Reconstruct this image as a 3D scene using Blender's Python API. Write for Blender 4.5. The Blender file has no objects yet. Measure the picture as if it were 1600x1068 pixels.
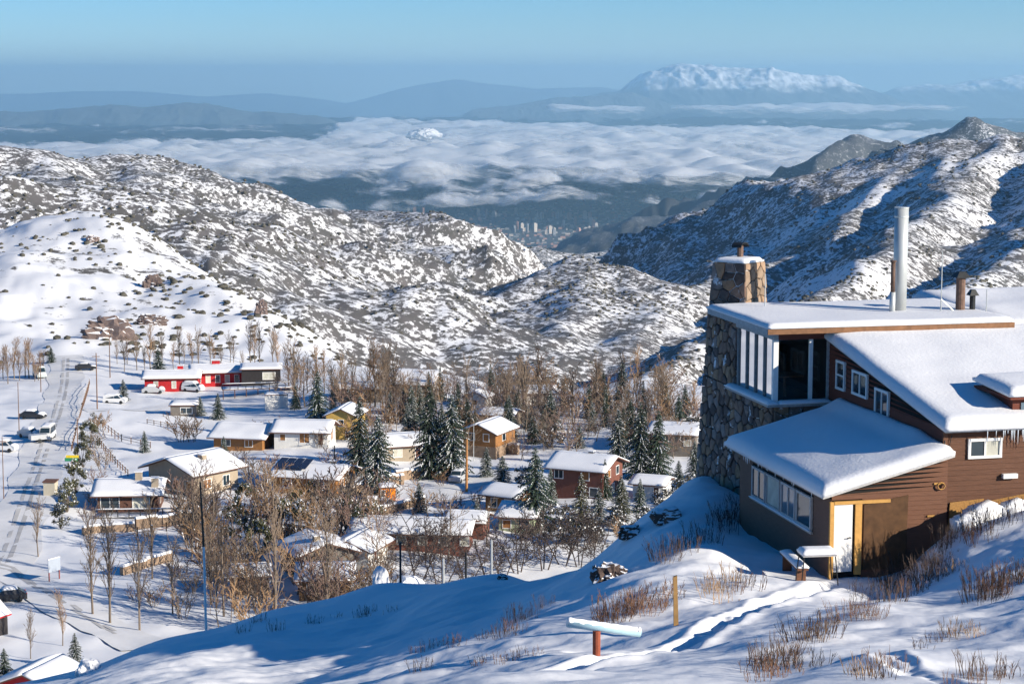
import bpy, bmesh, math, random
import numpy as np
from mathutils import Vector, Matrix
R = math.radians
S = bpy.context.scene
C = S.collection
# ------------------------------------------------------------------ camera
FPX = 3111.0                       # focal length in pixels of the 1600 px wide photograph (70 mm)
PITCH = math.atan((534 - 125) / FPX)
cam = bpy.data.objects.new('camera', bpy.data.cameras.new('camera'))
C.objects.link(cam)
cam.data.lens = 70.0; cam.data.sensor_width = 36.0
cam.data.clip_start = 0.5; cam.data.clip_end = 400000.0
cam.location = (0, 0, 0)
cam.rotation_euler = (math.pi / 2 - PITCH, 0, 0)
S.camera = cam
# ------------------------------------------------------------------ sky, sun, exposure
SUN_EL = R(21.5)
SUN_H = Vector((0.885, -0.466))     # horizontal direction towards the sun: right of and behind the camera
world = bpy.data.worlds.new('World'); S.world = world; world.use_nodes = True
nt = world.node_tree; nt.nodes.clear()
wo = nt.nodes.new('ShaderNodeOutputWorld'); bg = nt.nodes.new('ShaderNodeBackground'); sk = nt.nodes.new('ShaderNodeTexSky')
sk.sky_type = 'NISHITA'; sk.sun_disc = False
sk.sun_elevation = SUN_EL; sk.sun_rotation = math.atan2(SUN_H.x, SUN_H.y)
sk.altitude = 2300; sk.air_density = 1.0; sk.dust_density = 0.8; sk.ozone_density = 6.0
bg.inputs['Strength'].default_value = 0.084
hs = nt.nodes.new('ShaderNodeHueSaturation'); hs.inputs['Saturation'].default_value = 1.22
nt.links.new(sk.outputs[0], hs.inputs['Color']); nt.links.new(hs.outputs[0], bg.inputs[0]); nt.links.new(bg.outputs[0], wo.inputs[0])
sun = bpy.data.objects.new('sun', bpy.data.lights.new('sun', 'SUN')); C.objects.link(sun)
sun.data.energy = 5.0; sun.data.angle = R(0.5); sun.data.color = (1.0, 0.91, 0.77)
sd = Vector((SUN_H.x * math.cos(SUN_EL), SUN_H.y * math.cos(SUN_EL), math.sin(SUN_EL))).normalized()
sun.rotation_euler = sd.to_track_quat('Z', 'Y').to_euler()
sun.location = (60, -60, 60)
S.view_settings.view_transform = 'Standard'; S.view_settings.look = 'None'
S.view_settings.exposure = 0.68; S.view_settings.gamma = 1.0; S.view_settings.use_curve_mapping = False
S.render.engine = 'CYCLES'
S.cycles.use_denoising = True
S.cycles.max_bounces = 5; S.cycles.diffuse_bounces = 2; S.cycles.glossy_bounces = 2
S.cycles.transparent_max_bounces = 24; S.cycles.volume_bounces = 1; S.cycles.transmission_bounces = 3
S.cycles.use_adaptive_sampling = True; S.cycles.adaptive_threshold = 0.02
# ------------------------------------------------------------------ pixel helpers (photograph 1600 x 1068)
_cp, _sp = math.cos(PITCH), math.sin(PITCH)
def ray(px, py):
    u = (px - 800) / FPX; v = (534 - py) / FPX
    return np.array([u, _cp + v * _sp, -_sp + v * _cp])
def at(px, py, D):                 # the point on that line of sight at forward distance D
    d = ray(px, py); return d * (D / d[1])
def zat(py, D, px=800): return at(px, py, D)[2]
def project(p):
    x, y, z = p; f = y * _cp - z * _sp; up = y * _sp + z * _cp
    return 800 + FPX * x / f, 534 - FPX * up / f
# ------------------------------------------------------------------ noise
def _h(ix, iy, s):
    n = (ix.astype(np.int64) * 374761393 + iy.astype(np.int64) * 668265263 + s * 974634777) & 0xffffffff
    n = ((n ^ (n >> 13)) * 1274126177) & 0xffffffff
    return ((n ^ (n >> 16)) & 0xffff) / 65535.0 * 2 * math.pi
def pn(x, y, s=0):
    x = np.asarray(x, float); y = np.asarray(y, float)
    ix = np.floor(x); iy = np.floor(y); fx = x - ix; fy = y - iy
    def g(ox, oy):
        a = _h(ix + ox, iy + oy, s); return np.cos(a) * (fx - ox) + np.sin(a) * (fy - oy)
    u = fx * fx * fx * (fx * (fx * 6 - 15) + 10); v = fy * fy * fy * (fy * (fy * 6 - 15) + 10)
    a = g(0, 0); b = g(1, 0); c = g(0, 1); d = g(1, 1)
    return 1.5 * ((a + u * (b - a)) + v * ((c + u * (d - c)) - (a + u * (b - a))))
def fbm(x, y, o=4, s=0, gain=0.5):
    t = 0; a = 1.0
    for i in range(o):
        t = t + a * pn(x, y, s + i); x = x * 2.03 + 7.1; y = y * 2.03 - 3.7; a *= gain
    return t
def ridged(x, y, o=4, s=0):
    t = 0; a = 1.0
    for i in range(o):
        t = t + a * (1 - 2 * np.abs(pn(x, y, s + i))); x = x * 2.1 + 3.3; y = y * 2.1 + 9.1; a *= 0.5
    return t
def sst(a, b, x):
    t = np.clip((x - a) / (b - a), 0, 1); return t * t * (3 - 2 * t)
# ------------------------------------------------------------------ terrain height
# near ground: spur with the lodge, drop behind it, village bench, left hill (points read as pixel + distance)
_np_ = []
for px, py, D in [(800,1068,31),(1200,1068,31),(1600,1068,31),(2000,1068,31),(150,1085,52),(-200,1120,52),
                  (932,1025,42),(1057,978,46),(1275,905,53.5),(1320,895,55.2),(1420,878,56),(1480,815,57.0),(1597,768,58),(1750,745,60),
                  (1450,935,47),(1590,865,50),(1750,850,48),(1350,1000,38),(1550,1010,36),(1175,868,57.5),(1165,800,64),
                  (1090,742,71),(1040,790,66),(1000,820,64),(960,870,62),(900,908,60),(820,960,54),(700,1000,55),(560,1050,52),(430,1075,51),(780,940,66),(600,968,71),(500,998,69),(420,1030,63),
                  (920,888,71),(780,899,79),(600,919,86),(430,958,86),(240,1003,80),(130,1052,72),(-100,1120,60),(300,1015,68),(320,1050,57)]:
    p = at(px, py, D); _np_.append((p[0], p[1], p[2]))
def xz(px, D, z): _np_.append(((px - 800) / FPX * D * 1.0, D, z))
for px, D, z in [(800,12,-4.6),(300,12,-4.8),(1300,12,-4.4),(800,20,-6.7),(1500,20,-6.6),(100,20,-7.4),(-200,35,-12),
                 (1400,68,-14.5),(1650,70,-12.5),(1400,85,-19),(1700,90,-17),
                 (1050,84,-22),(900,86,-25),(600,100,-31.5),(300,98,-31),(50,90,-28),(-300,86,-28)]: xz(px, D, z)
for px in (-500, -150, 100, 400, 700, 1000, 1300, 1700):
    xz(px, 118, -40 if px < 1200 else -34); xz(px, 150, -53); xz(px, 190, -57)
    xz(px, 240, -58); xz(px, 300, -58.3); xz(px, 360, -59.5); xz(px, 410, -60.5 if px < 900 else -61)
for px, py, D in [(-250,470,505),(0,480,500),(150,478,500),(300,500,487),(-250,395,575),(0,400,565),(130,395,570),(250,420,560),
                  (-250,362,640),(0,362,645),(80,355,640),(150,347,625),(215,365,610),(330,425,560),(430,490,510),(500,535,470),
                  (-250,560,436),(0,560,436),(200,560,436),(400,565,432)]:
    p = at(px, py, D); _np_.append(tuple(p))
for px, D, z in [(-250,760,-70),(0,760,-75),(150,740,-72),(300,700,-80),(430,640,-95),(540,560,-90),(600,640,-130),(-100,900,-120),(300,900,-150)]: xz(px, D, z)
for az, D, z in [(a, D, z) for a in (-65, -40, -22) for D, z in ((6, -2.9), (12, -5.0), (25, -9.0), (45, -15.5), (75, -26), (120, -42), (190, -57), (420, -62))] \
              + [(a, D, z) for a in (22, 40, 65) for D, z in ((6, -2.6), (12, -4.4), (25, -8.0), (45, -11.5), (75, -14), (120, -28), (190, -50), (420, -62))] \
              + [(0, 6, -2.8), (-10, 6, -2.8), (10, 6, -2.7)] + [(-40, 700, -70), (-65, 700, -70), (20, 700, -120), (60, 700, -120)]:
    _np_.append((D * math.sin(math.radians(az)), D * math.cos(math.radians(az)), z))
_np_ = np.array(_np_)
def _uv(x, y):
    r = np.hypot(x, y); return np.arctan2(x, y) * 4.0, np.log(np.maximum(r, 5))
_cu, _cv = _uv(_np_[:, 0], _np_[:, 1])
_c2 = 0.05 ** 2
_A = np.sqrt((_cu[:, None] - _cu) ** 2 + (_cv[:, None] - _cv) ** 2 + _c2)
_n = len(_np_)
_M = np.zeros((_n + 3, _n + 3)); _M[:_n, :_n] = _A + np.eye(_n) * -0.004
_M[:_n, _n] = 1; _M[:_n, _n + 1] = _cu; _M[:_n, _n + 2] = _cv; _M[_n:, :_n] = _M[:_n, _n:].T
_W = np.linalg.solve(_M, np.concatenate([_np_[:, 2], [0, 0, 0]]))
def h_near(x, y):
    u, v = _uv(x, y); z = _W[_n] + _W[_n + 1] * u + _W[_n + 2] * v
    for i in range(_n): z = z + _W[i] * np.sqrt((u - _cu[i]) ** 2 + (v - _cv[i]) ** 2 + _c2)
    return z
# far ground: ridge lines (px, py, D) with their side slopes
RIDGES = [
 (0.42, [(-250,215,2500),(0,226,2600),(60,238,2650),(110,246,2700),(180,238,2750),(235,240,2800),(300,270,2950),(400,305,3200),(490,322,3600),(520,316,3700),(600,342,4200),(720,356,5000),(830,372,5800),(960,384,7000),(1010,392,7200)]),
 (0.45, [(60,238,2650),(90,290,2250),(60,330,2000)]),
 (0.45, [(400,305,3200),(430,350,2850),(470,400,2550)]),
 (0.45, [(600,342,4200),(650,380,3700),(640,430,3100)]),
 (0.72, [(1430,246,3650),(1380,310,3150),(1300,370,2700)]),
 (0.72, [(1480,236,3600),(1470,330,2700),(1400,420,2050)]),
 (0.72, [(1250,302,4050),(1200,370,3500),(1120,410,3000)]),
 (0.72, [(960,440,2200),(1000,500,1850),(960,560,1500)]),
 (0.40, [(235,240,2800),(180,300,2300),(130,350,1900)]),
 (0.45, [(-250,250,1700),(0,285,1600),(160,300,1650),(330,352,1850),(450,430,2200),(560,492,2550),(650,540,2800)]),
 (0.40, [(490,322,3600),(560,395,3300),(620,470,3000)]),
 (0.40, [(720,356,5000),(740,420,3900),(720,490,3000)]),
 (0.40, [(830,372,5800),(900,410,4600),(880,450,3700)]),
 (0.62, [(640,552,1900),(750,486,2000),(830,444,2100),(905,412,2250),(960,428,2200),(1030,460,2100),(1090,470,2200),(1180,440,2600),(1260,380,3200)]),
 (0.55, [(905,412,2250),(885,495,1800),(850,580,1400),(800,640,1000)]),
 (0.42, [(1900,210,3300),(1700,222,3400),(1600,232,3500),(1560,228,3550),(1480,236,3600),(1430,246,3650),(1340,262,3800),(1250,302,4050),(1180,342,4400),(1100,380,4900),(1040,412,5400)]),
 (0.72, [(1560,228,3550),(1500,300,2900),(1420,370,2300),(1330,420,1900),(1200,490,1600),(1090,548,1350),(960,622,1050)]),
 (0.72, [(1340,262,3800),(1290,340,3200),(1240,400,2750),(1120,440,2500),(1030,470,2100)]),
 (0.72, [(1800,300,2300),(1600,400,1800),(1480,450,1500),(1380,500,1250),(1250,590,950)]),
 (0.72, [(1700,222,3400),(1640,330,2500),(1560,420,2000),(1400,470,1600)]),
 (0.30, [(1180,290,14000),(1130,330,13500),(1060,345,13000),(1000,375,12500)]),
 (0.50, [(1240,300,10500),(1290,240,11000),(1335,215,11200),(1360,228,11200),(1400,224,11300),(1450,238,11500),(1600,250,12000)]),
 (0.48, [(1440,262,8800),(1480,222,9000),(1525,186,9100),(1560,205,9200),(1620,212,9300),(1800,190,9600),(2100,200,9800)]),
]
_SEG = []
for s, pts in RIDGES:
    q = [at(*p) for p in pts]
    c_ = 0.0
    for a, b in zip(q[:-1], q[1:]): _SEG.append((s, a, b, len(_SEG) // 4, c_, float(q[0][1]))); c_ += math.hypot(b[0] - a[0], b[1] - a[1])
def h_far(x, y):
    r = np.hypot(x, y)
    wx = x + 0.05 * r ** 0.8 * fbm(x / 420, y / 420, 3, 11) * 1.0; wy = y + 0.05 * r ** 0.8 * fbm(x / 420, y / 420, 3, 21)
    floor = np.interp(r, [600, 1000, 2000, 3000, 5000, 8000, 11000, 15000, 200000], [-190, -330, -560, -700, -900, -1200, -1500, -1745, -1750])
    k = 1.0 / np.interp(r, [500, 3000, 10000], [5, 11, 28])
    acc = np.exp(np.clip((floor - floor) * k, -60, 60)); dmin = np.full_like(r, 1e9)
    for s, a, b, si0, cum, L0 in _SEG:
        dx, dy = b[0] - a[0], b[1] - a[1]; L2 = dx * dx + dy * dy; L = math.sqrt(L2)
        t = np.clip(((wx - a[0]) * dx + (wy - a[1]) * dy) / L2, 0, 1)
        d = np.hypot(wx - a[0] - t * dx, wy - a[1] - t * dy); dmin = np.minimum(dmin, d)
        q = (max(a[2], b[2]) - 1.25 * s * d + 150 > floor - 20)
        if not q.any(): continue
        tq = t[q]; d = d[q]; al = cum + tq * L
        g = 1 - 2.4 * np.abs(pn(al / (105 + 0.035 * L0) + si0 * 7.3, d / 620 + si0, 401)) + 0.25 * pn(al / 55 + si0, d / 190, 403)
        z = a[2] + tq * (b[2] - a[2]) - 1.25 * s * (np.sqrt(d * d + 150) - 12) + 0.29 * np.minimum(d, 420) * g
        acc[q] += np.exp(np.clip((z - floor[q]) * k[q], -60, 60))
    z = floor + np.log(acc) / k
    m = sst(10, 260, dmin) * sst(200000, 15000, r) * sst(16000, 11000, r)
    z = z + m * (16 * ridged(x / 260, y / 260, 4, 31) - 8) + sst(16000, 9000, r) * (9 * fbm(x / 120, y / 120, 4, 41) * sst(0, 60, dmin) + 2.5 * fbm(x / 35, y / 35, 2, 51))
    return z - 45 * sst(1900, 4500, r) * sst(10500, 7500, r) * sst(1080, 850, 800 + FPX * x / np.maximum(y, 1)) + 6 * sst(1500, 3000, r) * sst(6000, 4500, r) * sst(1250, 1400, 800 + FPX * x / np.maximum(y, 1))
TRACKS = []     # trodden paths in the near snow: list of (polyline xy, width, depth)
def _dseg(x, y, pl):
    d = np.full(np.shape(x), 1e9)
    for a, b in zip(pl[:-1], pl[1:]):
        dx, dy = b[0] - a[0], b[1] - a[1]; t = np.clip(((x - a[0]) * dx + (y - a[1]) * dy) / (dx * dx + dy * dy + 1e-9), 0, 1)
        d = np.minimum(d, np.hypot(x - a[0] - t * dx, y - a[1] - t * dy))
    return d
def H(x, y, detail=True):
    x = np.asarray(x, float); y = np.asarray(y, float)
    r = np.hypot(x, y); px = 800 + FPX * x / np.maximum(y, 1)
    b0 = np.interp(px, [300, 480, 620], [690, 520, 400]); w = sst(b0, b0 * 1.28, r)
    n = r < 1000; z = np.zeros_like(r); zf = np.zeros_like(r)
    if n.any(): z[n] = h_near(x[n], y[n])
    f = w > 0
    if f.any(): zf[f] = h_far(x[f], y[f])
    if detail:
        lo = sst(22, 40, r)
        z = z + (1 - w) * (sst(95, 60, r) * (0.24 * fbm(x / 5.5 + y / 14, y / 4.0 - x / 9, 3, 61) + 0.04 * fbm(x / 1.1, y / 0.8, 3, 71)) * lo
                 + sst(90, 170, r) * sst(470, 380, r) * (0.8 * fbm(x / 40, y / 40, 3, 81) + 0.22 * fbm(x / 6, y / 6, 2, 85))
                 + sst(400, 480, r) * (4.0 * fbm(x / 75, y / 75, 4, 91) + 0.9 * fbm(x / 14, y / 14, 3, 95)))
        for pl, wd, dp in TRACKS:
            nn = r < 90
            if nn.any():
                d = _dseg(x[nn], y[nn], pl); q = pn(x[nn] * 2.2, y[nn] * 2.2, 5)
                z[nn] -= dp * sst(wd * 1.25, wd * 0.35, d + 0.25 * wd * pn(x[nn] * 1.5, y[nn] * 1.5, 8)) * (0.75 + 0.9 * q) - 0.25 * dp * np.exp(-((d - wd * 1.3) / (wd * 0.5)) ** 2)
    return z * (1 - w) + zf * w
def h1(x, y): return float(H(np.array([x]), np.array([y]))[0])
_DS = np.concatenate([np.linspace(24, 100, 420), np.geomspace(100.3, 600, 520), np.geomspace(601, 14000, 500)])
def hit(px, py, dmin=24, dmax=15000):        # where that line of sight meets the ground
    d = ray(px, py); ds = _DS[(_DS >= dmin) & (_DS <= dmax)]; X = d[0] / d[1] * ds; Z = d[2] / d[1] * ds
    b = np.nonzero(H(X, ds) >= Z)[0]; i = b[0] if len(b) else len(ds) - 1
    return Vector((X[i], ds[i], float(H(X[i:i+1], ds[i:i+1])[0])))
def village(px, py): return hit(px, py, 150, 700)
TRACKS.append(([at(*p)[:2] for p in [(1310,905,54),(1270,925,51.5),(1200,950,49),(1130,985,45),(1050,1020,42),(960,1045,40),(850,1062,38.5),(760,1085,37)]], 0.38, 0.22))
TRACKS.append(([at(*p)[:2] for p in [(1500,1090,30),(1440,1075,31),(1380,1030,35)]], 0.3, 0.1))
TRACKS.append(([at(*p)[:2] for p in [(930,1028,42),(820,1040,42),(700,1052,43),(600,1062,44)]], 0.30, 0.16))
# ------------------------------------------------------------------ materials
MATS = {}
def nodes(m):
    m.use_nodes = True; t = m.node_tree; return t, t.nodes.get('Principled BSDF'), t.nodes, t.links
def mat(name, col, rough=0.8, var=0.15, scale=6.0, metal=0.0, bump=0.0, bscale=30.0, spec=0.3, stretch=None):
    if name in MATS: return MATS[name]
    m = bpy.data.materials.new(name); t, b, N, L = nodes(m)
    b.inputs['Roughness'].default_value = rough; b.inputs['Metallic'].default_value = metal
    b.inputs['Specular IOR Level'].default_value = spec
    tc = N.new('ShaderNodeTexCoord'); mp = N.new('ShaderNodeMapping'); L.new(tc.outputs['Object'], mp.inputs[0])
    if stretch: mp.inputs['Scale'].default_value = stretch
    no = N.new('ShaderNodeTexNoise'); no.inputs['Scale'].default_value = scale; no.inputs['Detail'].default_value = 5
    L.new(mp.outputs[0], no.inputs[0])
    oi = N.new('ShaderNodeObjectInfo')
    mx = N.new('ShaderNodeMix'); mx.data_type = 'RGBA'
    c = Vector(col[:3])
    mx.inputs['A'].default_value = (*[max(0, v * (1 - 2 * var)) for v in c], 1); mx.inputs['B'].default_value = (*[min(1, v * (1 + 2 * var)) for v in c], 1)
    ad = N.new('ShaderNodeMath'); ad.operation = 'MULTIPLY_ADD'; ad.inputs[1].default_value = 0.4; ad.inputs[2].default_value = -0.2
    L.new(oi.outputs['Random'], ad.inputs[0])
    a2 = N.new('ShaderNodeMath'); a2.operation = 'ADD'; a2.use_clamp = True
    L.new(ad.outputs[0], a2.inputs[0]); L.new(no.outputs[0], a2.inputs[1]); L.new(a2.outputs[0], mx.inputs['Factor'])
    L.new(mx.outputs['Result'], b.inputs['Base Color'])
    if bump:
        n2 = N.new('ShaderNodeTexNoise'); n2.inputs['Scale'].default_value = bscale; n2.inputs['Detail'].default_value = 4; L.new(mp.outputs[0], n2.inputs[0])
        bp = N.new('ShaderNodeBump'); bp.inputs['Strength'].default_value = bump; bp.inputs['Distance'].default_value = 0.05
        L.new(n2.outputs[0], bp.inputs['Height']); L.new(bp.outputs[0], b.inputs['Normal'])
    MATS[name] = m; return m
def snow_mat():
    m = mat('snow', (0.75, 0.755, 0.77), 0.7, 0.02, 3.0, bump=0.25, bscale=9.0, spec=0.25); return m
def glass_mat(name, col=(0.02, 0.035, 0.045)):
    if name in MATS: return MATS[name]
    m = bpy.data.materials.new(name); t, b, N, L = nodes(m)
    b.inputs['Base Color'].default_value = (*col, 1); b.inputs['Roughness'].default_value = 0.06; b.inputs['Specular IOR Level'].default_value = 0.7
    MATS[name] = m; return m
def ground_mat():
    m = bpy.data.materials.new('snowy_ground'); t, b, N, L = nodes(m)
    b.inputs['Roughness'].default_value = 0.75; b.inputs['Specular IOR Level'].default_value = 0.2
    tc = N.new('ShaderNodeTexCoord'); at_ = N.new('ShaderNodeAttribute'); at_.attribute_name = 'bare'
    sc = N.new('ShaderNodeAttribute'); sc.attribute_name = 'spot'
    def noise(scale, det, rough=0.6):
        n = N.new('ShaderNodeTexNoise'); n.inputs['Scale'].default_value = scale; n.inputs['Detail'].default_value = det; n.inputs['Roughness'].default_value = rough
        L.new(tc.outputs['Object'], n.inputs[0]); return n.outputs[0]
    def math_(op, a, bb, cl=False):
        n = N.new('ShaderNodeMath'); n.operation = op; n.use_clamp = cl
        for i, v in enumerate((a, bb)):
            if isinstance(v, (int, float)): n.inputs[i].default_value = v
            else: L.new(v, n.inputs[i])
        return n.outputs[0]
    n1 = noise(1 / 7.0, 5, 0.75); n2 = noise(1 / 30.0, 3)
    s = math_('ADD', math_('MULTIPLY', n1, 0.7), math_('MULTIPLY', n2, 0.3))
    # bare ground where the speckle noise falls under the bare fraction
    lo = math_('SUBTRACT', math_('MULTIPLY_ADD', at_.outputs['Fac'], 0.42), s)
    lo.node.inputs[0].default_value = 0
    f0 = math_('SUBTRACT', math_('ADD', math_('MULTIPLY', at_.outputs['Fac'], 0.34), 0.28), s)
    f = math_('MULTIPLY', f0, 22.0, True)
    f = math_('MULTIPLY', f, sc.outputs['Fac'], True)
    cr = N.new('ShaderNodeMix'); cr.data_type = 'RGBA'; cr.inputs['A'].default_value = (0.15, 0.135, 0.138, 1); cr.inputs['B'].default_value = (0.06, 0.062, 0.05, 1)
    L.new(noise(1 / 22.0, 2), cr.inputs['Factor'])
    mx = N.new('ShaderNodeMix'); mx.data_type = 'RGBA'; mx.inputs['A'].default_value = (0.75, 0.755, 0.77, 1)
    ct = N.new('ShaderNodeAttribute'); ct.attribute_name = 'town_haze'
    m2 = N.new('ShaderNodeMix'); m2.data_type = 'RGBA'; L.new(ct.outputs['Fac'], m2.inputs['Factor'])
    L.new(cr.outputs['Result'], m2.inputs['A']); m2.inputs['B'].default_value = (0.075, 0.08, 0.085, 1)  # dark blue-grey: city ground tone with distance haze painted into it
    L.new(f, mx.inputs['Factor']); L.new(m2.outputs['Result'], mx.inputs['B']); L.new(mx.outputs['Result'], b.inputs['Base Color'])
    bp = N.new('ShaderNodeBump'); bp.inputs['Strength'].default_value = 0.2; bp.inputs['Distance'].default_value = 0.1
    L.new(math_('ADD', noise(1.6, 5, 0.6), math_('MULTIPLY', noise(9.0, 3), 0.25)), bp.inputs['Height']); L.new(bp.outputs[0], b.inputs['Normal'])
    return m
def sheet(name, X, Y, Z, m, attrs=None, smooth=True):
    nr, na = X.shape; me = bpy.data.meshes.new(name)
    me.vertices.add(nr * na); me.vertices.foreach_set('co', np.stack([X, Y, Z], -1).astype(np.float32).ravel())
    i = np.arange(nr * na).reshape(nr, na); q = np.stack([i[:-1, :-1], i[:-1, 1:], i[1:, 1:], i[1:, :-1]], -1).reshape(-1, 4)
    me.loops.add(q.size); me.loops.foreach_set('vertex_index', q.ravel().astype(np.int32))
    me.polygons.add(len(q)); me.polygons.foreach_set('loop_start', (np.arange(len(q)) * 4).astype(np.int32))
    me.polygons.foreach_set('loop_total', np.full(len(q), 4, np.int32)); me.polygons.foreach_set('use_smooth', np.full(len(q), smooth))
    me.update(calc_edges=True)
    for k, v in (attrs or {}).items():
        a = me.attributes.new(k, 'FLOAT', 'POINT'); a.data.foreach_set('value', v.astype(np.float32).ravel())
    me.materials.append(m); o = bpy.data.objects.new(name, me); C.objects.link(o); return o
def tag(o, label=None, cat=None, group=None, kind=None):
    if label: o['label'] = label
    if cat: o['category'] = cat
    if group: o['group'] = group
    if kind: o['kind'] = kind
    return o
# ------------------------------------------------------------------ ground sheet, from the camera's slope to the far plain
_az = np.concatenate([np.arange(-62, -17, 2.5), np.arange(-17, 17.001, 0.066), np.arange(19, 63, 2.5)])
_rr = np.concatenate([np.linspace(8, 24.5, 40), np.linspace(25, 72, 390), np.geomspace(72.3, 420, 300), np.geomspace(422, 16000, 520), np.geomspace(16400, 125000, 30)])
_RR, _AZ = np.meshgrid(_rr, np.radians(_az), indexing='ij')
GX = _RR * np.sin(_AZ); GY = _RR * np.cos(_AZ)
GZ = H(GX.ravel(), GY.ravel()).reshape(GX.shape)
def bare_frac(x, y, z, r):
    # how much scrub and soil shows through the snow: more with distance down the gorge, none near the lodge
    b = np.interp(r, [430, 520, 700, 1500, 3000, 6000, 9000, 12000], [0.12, 0.32, 0.46, 0.84, 0.90, 0.92, 0.95, 1.0])
    b = b + 0.20 * fbm(x / 300, y / 300, 4, 101) + np.clip((-z - 280) / 900, 0, 0.3) * sst(900, 1500, r)
    px = 800 + FPX * x / np.maximum(y, 1)
    return b - 0.16 * sst(1000, 1200, px) * sst(900, 1500, r) * sst(8000, 6500, r)
_bare = bare_frac(GX, GY, GZ, _RR)
_spot = sst(420, 520, _RR)
_town_haze = sst(6000, 9500, _RR)  # covers the city plain, and paints haze blue onto the far peaks too
_bare = np.where(_RR > 14000, 1.2, np.minimum(_bare, 0.785 + 0.2 * sst(7000, 11000, _RR)))
tag(sheet('ground', GX, GY, GZ, ground_mat(), dict(bare=_bare, spot=_spot, town_haze=_town_haze)), kind='structure')
# ------------------------------------------------------------------ far mountain ranges (beyond the plain)
def range_mat():
    m = bpy.data.materials.new('far_mountain'); t, b, N, L = nodes(m); b.inputs['Roughness'].default_value = 0.9
    a = N.new('ShaderNodeAttribute'); a.attribute_name = 'snow'
    mx = N.new('ShaderNodeMix'); mx.data_type = 'RGBA'; mx.inputs['A'].default_value = (0.05, 0.06, 0.06, 1); mx.inputs['B'].default_value = (0.82, 0.83, 0.86, 1)
    L.new(a.outputs['Fac'], mx.inputs['Factor']); L.new(mx.outputs['Result'], b.inputs['Base Color']); return m
RM = range_mat()
def mrange(name, D, depth, prof, base, snowline, seed, rough=1.0, ns=420, nd=90):
    pxs = np.array([p[0] for p in prof], float); pys = np.array([p[1] for p in prof], float)
    px = np.linspace(pxs[0], pxs[-1], ns); zr = np.array([zat(v, D) for v in np.interp(px, pxs, pys)])
    x = (px - 800) / FPX * D / _cp
    v = np.linspace(-1, 1, nd); X = np.repeat(x[None, :], nd, 0); V = np.repeat(v[:, None], ns, 1)
    Y = D + V * depth + depth * 0.12 * fbm(X / (depth * 0.8), V * 0 + seed, 3, seed)
    e = np.sin(np.linspace(0, math.pi, ns)) ** 0.35
    t = np.abs(V) ** 0.85
    hgt = np.maximum(zr - base, 30)[None, :] * e
    sp = ridged(X / (depth * 0.38) + V * 0.5, V * 1.1 + seed, 5, seed + 3)
    Z = base - 40 + hgt * np.clip(1 - t, 0, 1) + hgt * rough * 0.20 * sp * np.minimum(t * 4, 1) * (1 - t) + hgt * rough * 0.035 * fbm(X / (depth * 0.06), Y / (depth * 0.06), 3, seed + 9) * (1 - t)
    sn = sst(snowline - 160, snowline + 160, Z + 160 * fbm(X / 900, Y / 900, 4, seed + 5)) * (0.35 + 0.65 * sst(-0.2, 0.5, fbm(X / 350, Y / 350, 3, seed + 6) + 0.25))
    return tag(sheet(name, X, Y, Z, RM, dict(snow=sn)), kind='structure')
mrange('mountain_range', 80000, 9000, [(700,168),(740,156),(800,150),(900,146),(965,138),(1000,112),(1035,101),(1080,98),(1130,103),(1200,106),(1240,111),(1300,108),(1345,128),(1400,146),(1470,160),(1520,172)], -1750, -300, 3, 1.0)
mrange('mountain_range', 95000, 8000, [(1280,165),(1340,140),(1390,124),(1440,123),(1475,128),(1510,122),(1550,119),(1590,115),(1650,112),(1750,118),(1900,150),(1960,170)], -1750, -420, 7, 0.9)
mrange('mountain_range', 112000, 7000, [(470,170),(560,150),(620,134),(660,127),(712,121),(760,129),(840,137),(900,134),(940,131),(1000,140),(1080,160),(1130,175)], -1750, 900, 11, 0.6)
mrange('mountain_range', 118000, 6000, [(-500,160),(-300,140),(-100,146),(60,145),(130,141),(230,140),(330,148),(420,138),(470,142),(520,148),(600,165),(640,175)], -1750, 900, 13, 0.5)
mrange('mountain_range', 56000, 4500, [(-350,190),(-200,172),(-60,160),(40,172),(110,168),(200,160),(240,164),(295,154),(325,153),(400,163),(440,160),(500,156),(525,162),(560,178),(600,195)], -1750, 900, 17, 0.7)
mrange('mountain_range', 70000, 4500, [(690,176),(740,152),(800,158),(860,150),(930,148),(985,140),(1030,150),(1090,162),(1140,180)], -1750, 200, 19, 0.7)
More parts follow.
